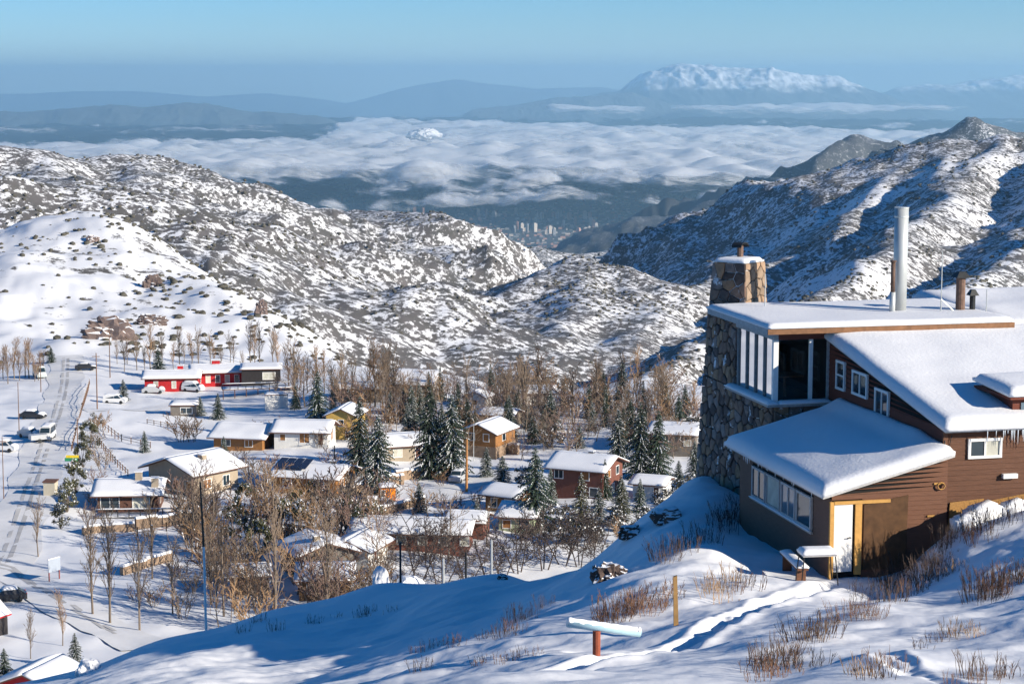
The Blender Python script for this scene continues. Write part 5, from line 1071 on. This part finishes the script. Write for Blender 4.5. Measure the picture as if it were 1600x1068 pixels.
# ------------------------------------------------------------------ trees of the village
rt = random.Random(77)
for i, (px, py, hp, k, wd, lb) in enumerate([
    (497,676,100,0,1.0,'broad snowy spruce beside the white cottage'), (563,742,128,1,.95,'dark tall spruce close behind the spruce over the orange kiosk'), (592,772,132,2,1.05,'snow laden spruce standing over the orange kiosk'),
    (672,748,150,1,.95,'tallest dark spruce with a bare brown flank beside the shaded house'), (706,748,140,2,1.0,'tall snowy spruce beside the thick orange-brown post'), (637,690,62,2,.9,'small snowy spruce before the reddish thicket'),
    (836,826,132,0,1.2,'big dark spruce standing before the red-brown house'), (785,762,52,2,1.5,'squat snowy conifer beside the big dark spruce'), (946,668,66,3,.8,'slim dark spruce above the garden thicket'),
    (966,730,95,2,1.0,'snowy spruce between the garden trees and the grey house'), (1000,748,126,0,1.0,'dark spruce before the grey house'), (1028,748,112,1,1.0,'dark spruce touching the grey house'),
    (970,800,62,0,1.2,'short dark spruce beside the brick red house'), (226,708,36,2,1.1,'lone small conifer in the snowy garden'), (341,656,42,0,1.2,'round conifer at the corner of the dark shed'),
    (313,650,32,2,1.2,'smaller round conifer touching the dark shed'), (248,592,48,1,1.3,'wide dark conifer behind the red lodge corner'), (80,567,26,1,1.4,'small dark conifer at the foot of the hill'),
    (118,1046,62,2,1.0,'snowy spruce beside the buried snow roof house'), (8,1078,70,0,1.2,'dark spruce beside the crimson house'), (193,628,36,2,1.2,'little snowy conifer beside the white off-road car'),
    (766,632,66,3,.8,'narrow dark spruce among the poplars at the bench edge'), (688,628,58,3,.9,'dark spruce between far roofs and red thicket'), (590,622,46,2,1.0,'snow dusted spruce before the far grey roof'),
    (1060,770,54,0,1.2,'spruce low beside the stone tower foot'), (935,820,60,2,1.2,'snowy spruce below the brick red house'), (350,720,40,0,1.1,'small spruce in front of the honey timber house'),
    (462,640,40,1,1.0,'dark conifer beside the white container'), (880,640,50,1,.8,'distant spruce over the brown thicket'), (1110,640,60,1,.9,'dark spruce behind the stone tower'), (905,700,40,2,1.2,'snowy spruce in the middle of the garden')]):
    tree_px(SPR[k], px, py, hp, lb, 'spruce', 'snowy spruces of the village', rt, 12.0, 'spruce_tree', wd)
for px, py, hp, k in [(655,655,60,0),(730,690,70,1),(860,670,64,0),(920,655,58,3),(985,690,70,1),(1070,665,66,0),(1040,650,55,3),(545,650,46,2),(610,660,52,0),(810,660,50,3),(760,745,48,2),(860,790,62,2),(1085,745,60,2),(1000,800,56,0),(945,780,66,1),(520,640,44,3),(690,700,70,0),(655,800,50,2),(745,830,52,2),(480,760,42,0)]:
    tree_px(SPR[k], px, py, hp, 'snow dusted spruce among the bare trees between the houses', 'spruce', 'spruces scattered between the houses', rt, 12.0, 'spruce_tree', rt.uniform(.85, 1.2))
tree_px(SPRO[0], 908, 824, 88, 'olive green conifer close beside the brick red house', 'conifer', 'snowy spruces of the village', rt, 12, 'conifer_tree', 1.1)
tree_px(SPRO[0], 972, 815, 70, 'second olive green conifer down the garden from the brick red house', 'conifer', 'snowy spruces of the village', rt, 12, 'conifer_tree', 1.1)
for k in range(34):
    px = rt.uniform(600, 1095); py = rt.uniform(622, 700)
    tree_px(SPR[rt.randrange(4)], px, py, rt.uniform(36, 66), 'dark conifer standing in the brown thicket behind the houses', 'conifer', 'conifers in the brown thicket', rt, 12.0, 'conifer_tree', rt.uniform(.8, 1.15))
for k in range(85):
    px = rt.uniform(520, 1095); py = rt.uniform(612, 720)
    tree_px((ROU + BSH)[k % 6], px, py, rt.uniform(26, 56), 'golden brown leafless tree filling the gaps behind the spruces', 'tree', 'golden brown fill trees', rt, 8 if k % 6 < 3 else 3.6, 'bare_tree', rt.uniform(1.2, 1.6))
# street hedge and frosted evergreen shrubs
for px, py, hp, k in [(105,800,44,1),(118,770,46,1),(95,826,36,1),(130,730,40,0),(140,700,42,0),(150,668,36,2)]:
    tree_px(LEA[k], px, py, hp, 'frosted evergreen shrub in the row beside the street', 'shrub', 'frosted shrubs along the street', rt, 6, 'evergreen_shrub')
for px, py, hp, k in [(385,815,66,0),(440,850,72,1),(405,880,75,0),(460,810,50,0),(545,830,56,1),(560,850,62,0),(365,850,60,1),(470,850,66,1),(585,835,55,1),(490,790,44,0),(340,760,45,0)]:
    tree_px(LEA[k], px, py, hp, 'olive evergreen tree with snow clumps in the dense grove below the solar house', 'tree', 'olive evergreens in the grove', rt, 6.5, 'evergreen_tree', 0.9)
for px, py, hp, k in [(880,850,60,2),(930,850,50,2),(960,830,40,2),(1000,830,40,2),(1040,800,40,2),(1075,790,50,2),(860,700,40,2),(1080,700,50,2),(815,770,40,2)]:
    tree_px(LEA[k], px, py, hp, 'snow clotted low shrub in the gardens around the brick red house', 'shrub', 'snowy garden shrubs', rt, 4, 'garden_shrub', 1.2)
# bare poplars and rounded bare trees
for px, py, hp, k in [(145,962,150,0),(172,975,165,0),(218,985,150,0),(238,905,120,0),(48,1030,70,0),(98,1010,75,1),(60,870,85,2),(430,985,190,0),(512,975,165,2),(350,965,150,0),(330,945,130,2),(270,960,110,0)]:
    tree_px(POP[k], px, py, hp, 'tall bare poplar with upright branches above the lower road and snow bank', 'tree', 'bare poplars near the lower road', rt, 10, 'poplar_tree', .9)
for k in range(105):
    px = rt.uniform(430, 1090); py = np.interp(px, [430, 600, 800, 1090], [618, 630, 636, 640]) + rt.uniform(-16, 30)
    tree_px((POP + ROU + POP[:1])[rt.randrange(7)], px, py, rt.uniform(34, 88), 'bare brown poplar in the belt along the bench edge', 'tree', 'poplar belt at the bench edge', rt, 10, 'poplar_tree', rt.uniform(.8, 1.4))
for px in range(180, 440, 11):
    tree_px(POP[px % 3], px + rt.uniform(-6, 6), rt.uniform(566, 584), rt.uniform(30, 62), 'bare poplar behind the red lodge at the foot of the hill', 'tree', 'poplars behind the red lodge', rt, 10, 'poplar_tree', 1.1)
for px in list(range(-20, 70, 8)):
    tree_px(POP[1 + px % 2], px + rt.uniform(-4, 4), rt.uniform(588, 600), rt.uniform(35, 60), 'pale golden bare tree at the head of the street', 'tree', 'golden bare trees by the street', rt, 10, 'bare_tree', 1.3)
for k in range(105):
    px = rt.uniform(540, 1040); py = np.interp(px, [560, 1000], [665, 690]) + rt.uniform(-44, 24)
    tree_px(ROU[k % 3] if k % 4 else BSH[k % 3], px, py, rt.uniform(32, 60) * (1 if k % 4 else .6), 'bare reddish tree in the thicket behind the spruces', 'tree', 'bare thicket behind the spruces', rt, 8 if k % 4 else 3.6, 'bare_tree', 1.2)
for k, (px, py) in enumerate([(150,760),(160,735),(145,790),(135,815),(150,700),(155,675),(370,735),(390,745),(345,745),(420,745),(300,690),(285,690),(425,690),(600,690),(560,720),(520,740),(500,700),(660,800),(700,810),(745,790),(690,760),(820,850),(1060,830),(975,850),(280,905),(300,930),(240,950),(210,940),(330,880),(300,850)]):
    tree_px(BSH[k % 3], px, py, rt.uniform(26, 52), 'bare twiggy bush in the snowy gardens between the houses', 'bush', 'bare garden bushes', rt, 3.6, 'bare_bush', 1.2)
for k in range(76):
    px = rt.uniform(285, 600); py = rt.uniform(790, 985)
    tree_px(BSH[k % 3] if k % 2 else ROU[k % 3], px, py, rt.uniform(50, 110), 'bare tangled tree in the thicket at the foot of the snow bank', 'tree', 'tangled thicket below the snow bank', rt, 3.6 if k % 2 else 8, 'bare_tree', 1.0)
for k, (px, py, hp) in enumerate([(655,910,95),(690,925,110),(620,930,80),(730,915,90),(785,905,90),(810,895,105),(850,890,110),(880,885,100),(905,885,95),(930,880,80),(665,880,100),(760,900,70)]):
    tree_px(DRK[k % 2], px, py, hp, 'dark bare fruit tree standing behind the blue snow bank', 'tree', 'dark fruit trees behind the snow bank', rt, 6.0, 'fruit_tree', 1.1)
for k, (px, py, hp) in enumerate([(815,720,46),(800,712,40),(885,712,52),(850,705,45),(880,735,40),(700,880,100),(610,850,80),(760,855,70)]):
    tree_px(ROU[1 - k % 2], px, py, hp, 'rounded bare tree in the garden before the houses', 'tree', 'rounded bare garden trees', rt, 8, 'bare_tree', 1.2)
# ------------------------------------------------------------------ scrub on the hills
def bush_mesh(seed):
    bm = bmesh.new(); bmesh.ops.create_icosphere(bm, subdivisions=1, radius=1.0); rg = random.Random(seed)
    for v in bm.verts: v.co *= rg.uniform(.6, 1.25); v.co.z = v.co.z * .75 + .35
    me = bpy.data.meshes.new('scrub'); bm.to_mesh(me); bm.free(); me.materials.append(SCRUB); return me
BM_ = [bush_mesh(s) for s in range(3)]
rs = np.random.default_rng(5)
def scatter(n, r0, r1, px0, px1, dens):
    r = np.exp(rs.uniform(math.log(r0), math.log(r1), n)); a = np.arctan((rs.uniform(px0, px1, n) - 800) / FPX); x = r * np.sin(a); y = r * np.cos(a)
    k = rs.random(n) < dens(x, y, r); return x[k], y[k], r[k]
dn_ = lambda x, y, r: np.clip(0.42 + 1.1 * fbm(x / 90, y / 90, 3, 301) + np.where(r < 640, np.clip((800 + FPX * x / y - 150) / 300, -.35, .35), .1), 0.03, 1)
x, y, r = scatter(2600, 445, 720, -120, 560, dn_)
b0 = np.interp(800 + FPX * x / y, [300, 480, 620], [690, 520, 400]); z = H(x, y); order = np.argsort(r)
nind = 0; allv = []; allf = []; off = 0; tv = [np.array([v.co[:] for v in m.vertices]) for m in BM_]; tf = [np.array([p.vertices[:] for p in m.polygons]) for m in BM_]
def add_bush(x, y, z, s, k):
    global off
    a = rs.uniform(0, 6.28); c, sn_ = math.cos(a), math.sin(a); v = tv[k] * s; v = np.stack([v[:, 0] * c - v[:, 1] * sn_ + x, v[:, 0] * sn_ + v[:, 1] * c + y, v[:, 2] * 1.0 + z - .15 * s], -1)
    allv.append(v); allf.append(tf[k] + off); off += len(v)
for i in order:
    s = rs.uniform(.35, 1.05) * (1.3 if rs.random() < .2 else 1)
    if nind < 220 and s > .6:
        o = bpy.data.objects.new('hill_shrub', BM_[nind % 3]); C.objects.link(o); o.location = (x[i], y[i], z[i] - .1); o.scale = (s, s, s * .9); o.rotation_euler = (0, 0, rs.uniform(0, 6.28))
        tag(o, 'low dark scrub bush on the white hillside above the village', 'shrub', 'scrub bushes on the near hill'); nind += 1
    else: add_bush(x[i], y[i], z[i], s, i % 3)
x, y, r = scatter(30000, 760, 6000, -150, 1750, lambda x, y, r: np.clip(.45 + 1.2 * fbm(x / 220, y / 220, 3, 311), .04, 1)); z = H(x, y)
sc_ = rs.uniform(.7, 1.5, len(x)) * np.interp(r, [700, 2500, 6000], [1.2, 2.0, 3.4])
for i in range(len(x)): add_bush(x[i], y[i], z[i], sc_[i], i % 3)
V = np.concatenate(allv); F = np.concatenate(allf); me = bpy.data.meshes.new('scrub'); me.vertices.add(len(V)); me.vertices.foreach_set('co', V.astype(np.float32).ravel())
me.loops.add(F.size); me.loops.foreach_set('vertex_index', F.ravel().astype(np.int32)); me.polygons.add(len(F)); me.polygons.foreach_set('loop_start', (np.arange(len(F)) * 3).astype(np.int32)); me.polygons.foreach_set('loop_total', np.full(len(F), 3, np.int32)); me.update(calc_edges=True)
me.materials.append(SCRUB); o = bpy.data.objects.new('scrub', me); C.objects.link(o); tag(o, 'dark scrub dotting the snowy hills and gorge', 'scrub', kind='stuff')
# rock outcrop on the near hill
ROCK = mat('outcrop_rock', (0.17, 0.125, 0.11), 0.9, 0.3, 0.25, bump=1.0, bscale=.8, stretch=(1, 1, .35))
def rock(name, px, py, wpx, hpx, seed, label, m=None, D=None, snowcap=True, yaw=0, deep=.7, ridg=.25, lift=0.0):
    p = Vector(at(px, py, D)) if D else village(px, py); 
    if D: p.z = h1(p.x, p.y) + lift
    w = wpx / FPX * p.y / 2; h = hpx / FPX * p.y; bm = bmesh.new(); bmesh.ops.create_icosphere(bm, subdivisions=4, radius=1.0)
    co = np.array([v.co[:] for v in bm.verts]); n = fbm(co[:, 0] * 1.6 + seed, co[:, 2] * 1.2 + co[:, 1], 4, seed); n2 = np.abs(pn(co[:, 0] * 5.5 + seed, co[:, 1] * 2 + .25 * co[:, 2], seed + 4)) + .5 * np.abs(pn(co[:, 0] * 11 + seed, co[:, 1] * 5 + .9 * co[:, 2], seed + 6))
    k = 1 + .28 * n - ridg * n2
    for v, kk, c in zip(bm.verts, k, co):
        f = max(-.35, c[2]); v.co = Vector((np.sign(c[0]) * abs(c[0]) ** .75 * w * kk, np.sign(c[1]) * abs(c[1]) ** .8 * w * deep * kk, f * h * (kk * .5 + .5)))
    bm.normal_update(); me = bpy.data.meshes.new(name)
    for f in bm.faces: f.material_index = 1 if (snowcap and f.normal.z > .55) else 0
    bm.to_mesh(me); bm.free(); me.materials.append(m or ROCK); me.materials.append(SNOW); o = bpy.data.objects.new(name, me); C.objects.link(o); o.location = p; o.rotation_euler = (0, 0, yaw)
    return tag(o, label, 'rock')
rock('rock_outcrop', 168, 530, 100, 40, 3, 'purple grey cliff outcrop on the snowy hill above the village', deep=.3, ridg=.75)
rock('rock_outcrop', 236, 508, 60, 18, 5, 'small rocky ledge beside the purple grey cliff', deep=.3, ridg=.7)
rock('rock_outcrop', 238, 448, 40, 22, 7, 'brown rock bluff higher on the snowy hill', deep=.3, ridg=.7)
rock('rock_outcrop', 408, 492, 22, 24, 9, 'reddish rock tooth on the descending hill edge', deep=.4, ridg=.6)
rock('rock_outcrop', 145, 378, 22, 10, 11, 'small dark rock on the crest of the snowy hill')
# ------------------------------------------------------------------ city far below
CITY = [mat('city_pale', (0.50, 0.45, 0.40), .9, .15), mat('city_pink', (0.42, 0.25, 0.20), .9, .15), mat('city_grey', (0.22, 0.23, 0.24), .9, .15)]
rc = random.Random(9)
for k in range(110):
    px = rc.choice([rc.gauss(650, 40), rc.gauss(600, 70), rc.uniform(540, 1100), rc.gauss(880, 60), rc.gauss(1020, 40)]); py = np.interp(px, [540, 700, 900, 1060], [338, 345, 362, 376]) + rc.uniform(-22, 10)
    D = 1745 / (-ray(px, py)[2] / ray(px, py)[1]); p = at(px, py, D); w = rc.uniform(22, 46); h = rc.uniform(40, 115); b = MB(); b.box(-w / 2, w / 2, -w / 2, w / 2, -20, h).box(-w / 4, w / 4, -w / 4, w / 4, h, h + 6)
    o = b.build('tower_block', CITY[0 if rc.random() < .5 else 1 if rc.random() < .5 else 2], loc=(p[0], p[1], -1748)); o.rotation_euler = (0, 0, rc.uniform(0, 1.5)); tag(o, 'hazy apartment tower in the city on the valley floor', 'building', 'towers of the far city')
for px, py, h, w in ((926,370,95,30),(938,370,95,30),(1024,378,100,30),(1036,378,110,32)):
    D = 12000; p = at(px, py, D); o = MB().box(-w / 2, w / 2, -w / 2, w / 2, -60, h * .55).build('tower_block', CITY[0 if px != 1036 else 1], loc=Vector((p[0], p[1], h1(p[0], p[1])))); tag(o, 'pale tower of the pair standing on the foothill above the city', 'building', 'foothill towers')
b = MB()
for k in range(5200):
    D = math.exp(rc.uniform(math.log(16000), math.log(34000))); x = D * math.tan(rc.uniform(-.13, .14)); w = rc.uniform(14, 60); d = rc.uniform(14, 60); h = rc.uniform(6, 26) * (1.8 if rc.random() < .08 else 1)
    b.box(x - w / 2, x + w / 2, D - d / 2, D + d / 2, -1752, -1748 + h, rc.randrange(3))
o = b.build('city', CITY); tag(o, 'hazy mass of low city buildings on the valley floor', 'city', kind='stuff')
# ------------------------------------------------------------------ things on the near slope
def ground_at(px, py, dmax=95): return hit(px, py, 24, dmax)
BR = mat('boulder_rock', (0.085, 0.06, 0.05), .9, .3, 1.2, bump=.8, bscale=5)
rock('boulder', 950, 905, 56, 30, 13, 'large dark boulder sticking out of the snow bank', BR, D=ground_at(950, 905).y, deep=.8, ridg=.3)
rock('boulder', 985, 838, 42, 18, 15, 'flat dark boulder above the large one on the snow bank', BR, D=ground_at(985, 838).y, deep=.8, ridg=.3)
rock('boulder', 1043, 812, 58, 20, 17, 'brown slab of rock in the snow below the stone tower', BR, D=ground_at(1043, 812).y, deep=.8, ridg=.3)
rock('boulder', 1030, 778, 32, 22, 19, 'dark rock at the skyline of the snow bank by the tower', BR, D=ground_at(1030, 778).y, deep=.8, ridg=.3)
rock('boulder', 785, 905, 20, 10, 21, 'small brown rock on the crest of the blue snow bank', BR, D=ground_at(785, 905).y, deep=.8, ridg=.3)
rock('boulder', 232, 1002, 14, 14, 23, 'dark stone at the lower end of the snow bank', BR, D=ground_at(232, 1002).y, deep=.8, ridg=.3)
rock('snow_mound', 596, 932, 28, 30, 25, 'rounded snow covered stump on the bank crest', SNOW, D=84, deep=.9, ridg=.05)
rock('snow_mound', 640, 930, 46, 24, 27, 'wide snow covered mound on the bank crest beside the stump', SNOW, D=84, deep=.9, ridg=.05)
rock('snow_mound', 140, 1048, 40, 22, 29, 'round snow boulder at the lower end of the snow bank', SNOW, D=72, deep=.9, ridg=.05)
# log on a post (level rail with hoar frost)
p = ground_at(932, 1024); e = empty('railing_stub', p); tag(e, 'frosted pale blue pipe resting on a rusty red post', 'rail'); k = p.y / FPX
MB().tube((0, 0, -.4), (0, 0, 42 * k), .085, .085, 12).build('post', mat('rust_post', (0.27, 0.07, 0.035), .8, .2), e)
a = Vector(((885 - 932) * k, -.15, 58 * k)); c = Vector(((1003 - 932) * k, .25, 33 * k))
MB().tube(a, c, .095, .095, 14).build('pipe', mat('pale_blue_paint', (0.34, 0.50, 0.56), .5, .08), e, True)
fr = MB(); n = 24
for i in range(n):
    p0, p1 = a.lerp(c, i / n), a.lerp(c, (i + 1) / n); fr.tube(p0 + Vector((0, -.01, .045)), p1 + Vector((0, -.01, .045)), .075 + .006 * math.sin(i * 1.7), .075 + .006 * math.sin((i + 1) * 1.7), 10, 0, i in (0, n - 1))
fr.build('frost', SNOW, e, True)
p = ground_at(1057, 977); e = empty('marker_stake', p); tag(e, 'weathered yellow wooden stake standing in the snow', 'stake'); k = p.y / FPX
MB().hexa([(-.06, -.06, -.4), (.06, -.06, -.4), (.06, .06, -.4), (-.06, .06, -.4), (-.09, -.05, 80 * k), (.0, -.05, 82 * k), (.0, .05, 82 * k), (-.09, .05, 80 * k)]).build('shaft', mat('stake_wood', (0.33, 0.19, 0.07), .85, .2), e)
for px, py, hp, lb in ((626,932,68,'thin dark post on the blue snow bank crest beside the mound'),(728,908,60,'thin dark post among the fruit trees on the bank'),(768,906,80,'thin grey post at the crest of the snow bank'),(693,920,50,'pale short pipe standing behind the snow bank')):
    q = Vector(at(px, py, 82)); q.z = h1(q.x, q.y); e = empty('fence_post', q); tag(e, lb, 'post'); MB().tube((0, 0, -.5), (0, 0, hp / FPX * 82), .05, .045, 8).build('shaft', GALV if 'pale' in lb or 'grey' in lb else BLK, e)
# table and bench by the door
tb = lw(-.78, -.95, 0); tb.z = h1(tb.x, tb.y) + .06; e = empty('folding_table', tb, TH - .1); tag(e, 'small table with thin dark legs and a thick snow cushion beside the door', 'table')
MB().box(-.48, .48, -.3, .3, .70, .735).build('table_top', GREYW, e); snow_slab('snow', (-.5, -.32, .737), (1.0, 0, 0), (0, .64, 0), 16, 12, .17, e, 4, lip=.08)
for sx in (-1, 1):
    for sy in (-1, 1): MB().tube((sx * .44, sy * .26, .70), (sx * .52, sy * .30, -.12), .016, n=6).build('leg', BLK, e)
bn = lw(-.95, .35, 0); bn.z = h1(bn.x, bn.y); e = empty('plank_bench', bn, TH + 1.45); tag(e, 'low plank bench with snow leaning along the hut side', 'bench')
MB().box(-1.0, 1.0, -.16, .16, .42, .48).build('plank', BOARD, e); snow_slab('snow', (-1.0, -.18, .48), (2.0, 0, 0), (0, .36, 0), 16, 6, .12, e, 6, lip=.06)
for x in (-.8, .8): MB().box(x - .04, x + .04, -.13, .13, -.2, .42).build('leg', BOARD, e)
for i, (u, v, s, lb) in enumerate(((4.3, -.7, .75, 'white snow block lying against the front wall below the chipboard'), (5.3, -.55, .6, 'second snow block up the slope along the front wall'), (6.4, -.5, .55, 'snow block beside the wall corner under the small window'), (3.6, -1.1, .6, 'snow heap at the hut corner beside the front wall'))):
    q = lw(u, v, 0); q.z = h1(q.x, q.y) - .05; bm = bmesh.new(); bmesh.ops.create_cube(bm, size=1); bmesh.ops.bevel(bm, geom=bm.edges[:], offset=.16, segments=3, affect='EDGES')
    for vv in bm.verts: vv.co = Vector((vv.co.x * s * 1.5, vv.co.y * s * .8, (vv.co.z + .4) * s * .8 + .04 * math.sin(vv.co.x * 9)))
    me = bpy.data.meshes.new('snow_block'); bm.to_mesh(me); bm.free(); me.materials.append(SNOW); me.polygons.foreach_set('use_smooth', [True] * len(me.polygons)); o = bpy.data.objects.new('snow_block', me); C.objects.link(o); o.location = q; o.rotation_euler = (.1, -.15, TH + .25); tag(o, lb, 'snow block')
# dead stalks: tufts of upright stems
STEM = [mat('dark_stems', (0.085, 0.058, 0.046), .9, .3), mat('brown_stems', (0.14, 0.075, 0.045), .9, .3), mat('straw_stems', (0.30, 0.19, 0.10), .9, .25)]
def tuft(seed, n, h, w, m):
    rg = random.Random(seed); b = MB()
    for k in range(n):
        a = rg.uniform(0, 6.28); rr = w * math.sqrt(rg.random()); p = Vector((rr * math.cos(a), rr * math.sin(a), -.15)); d = Vector((p.x * .5 + rg.uniform(-.25, .1), p.y * .5 + rg.uniform(-.2, .2), 1)).normalized(); L_ = h * rg.uniform(.45, 1.15)
        q = p + d * L_ * .55; e2 = q + (d + Vector((rg.uniform(-.25, .25), rg.uniform(-.25, .25), 0))).normalized() * L_ * .5
        b.tube(p, q, .009, .007, 3, 0, False).tube(q, e2, .007, .004, 3, 0, False)
        for t in range(rg.choice((0, 1, 2, 3))):
            s = q.lerp(e2, rg.random() * .7); b.tube(s, s + (d + Vector((rg.uniform(-.7, .7), rg.uniform(-.7, .7), .1))).normalized() * L_ * .25, .006, .003, 3, 0, False)
    return b.mesh('stems', m)
TF = [tuft(1, 46, .72, .55, STEM[0]), tuft(2, 34, .6, .5, STEM[0]), tuft(3, 36, .62, .5, STEM[1]), tuft(4, 20, .6, .45, STEM[2]), tuft(5, 14, .5, .4, STEM[1])]
rf_ = random.Random(12)
def stalks(px, py, k, s, label, group):
    p = ground_at(px, py); o = bpy.data.objects.new('dead_shrub', TF[k]); C.objects.link(o); o.location = p; o.scale = (s, s, s * rf_.uniform(.85, 1.15)); o.rotation_euler = (0, 0, rf_.uniform(0, 6.28)); tag(o, label, 'shrub', group)
def row(a, b, n, ks, s, label, group, jit=17):
    for i in range(n):
        t = (i + rf_.random() * .6) / n; stalks(a[0] + (b[0] - a[0]) * t + rf_.uniform(-jit, jit), a[1] + (b[1] - a[1]) * t + rf_.uniform(-jit * .6, jit * .6), rf_.choice(ks), rf_.uniform(.7, 1.15) * s, label, group)
row((1190,1040), (1500,880), 26, (0, 1, 2, 3), .8, 'dense dark dead shrub in the diagonal band below the lodge', 'dead shrubs in the diagonal band')
row((1360,930), (1590,800), 20, (0, 1, 2), .85, 'dark dead shrub on the upper slope beside the lodge', 'dead shrubs on the upper slope')
row((1520,940), (1610,900), 11, (0, 2, 1), .95, 'dead shrub in the thick clump on the slope edge', 'dead shrubs of the thick clump')
row((950,970), (1050,930), 15, (2, 2, 4), 1.0, 'rusty brown dead shrub beside the yellow stake', 'rusty shrubs by the stake')
row((1110,935), (1165,905), 9, (3, 4), 1.0, 'straw coloured dead shrub in the sunny hollow before the hut', 'straw shrubs before the hut', 18)
row((740,1045), (850,1022), 6, (4,), .6, 'low reddish dead shrub in the lower snow', 'low shrubs in the lower snow', 10)
row((1180,1060), (1260,1040), 8, (4, 1), .9, 'brown dead shrub near the trodden path', 'shrubs near the path')
row((1320,1066), (1420,1040), 6, (3, 4), .8, 'sparse straw stalks in the sunlit snow hump', 'straw stalks on the snow hump')
row((1440,1010), (1540,985), 7, (3, 4), .7, 'thin straw stalks in the bright snow strip', 'straw stalks in the bright strip')
row((1040,880), (1150,800), 14, (0, 1, 4), .9, 'dark dead shrub on the shaded bank beside the hut', 'dark shrubs beside the hut', 22)
row((640,1040), (860,950), 16, (1, 4), .7, 'grey dead shrub poking from the blue shaded bank', 'shrubs on the shaded bank', 20)
row((380,985), (640,950), 8, (1, 4), .7, 'thin dark twigs in the deep blue shaded snow', 'twigs in the deep shade', 20)
row((1500,1070), (1600,1050), 6, (1, 4), .8, 'brown stalks in the shaded corner snow', 'stalks in the shaded corner')
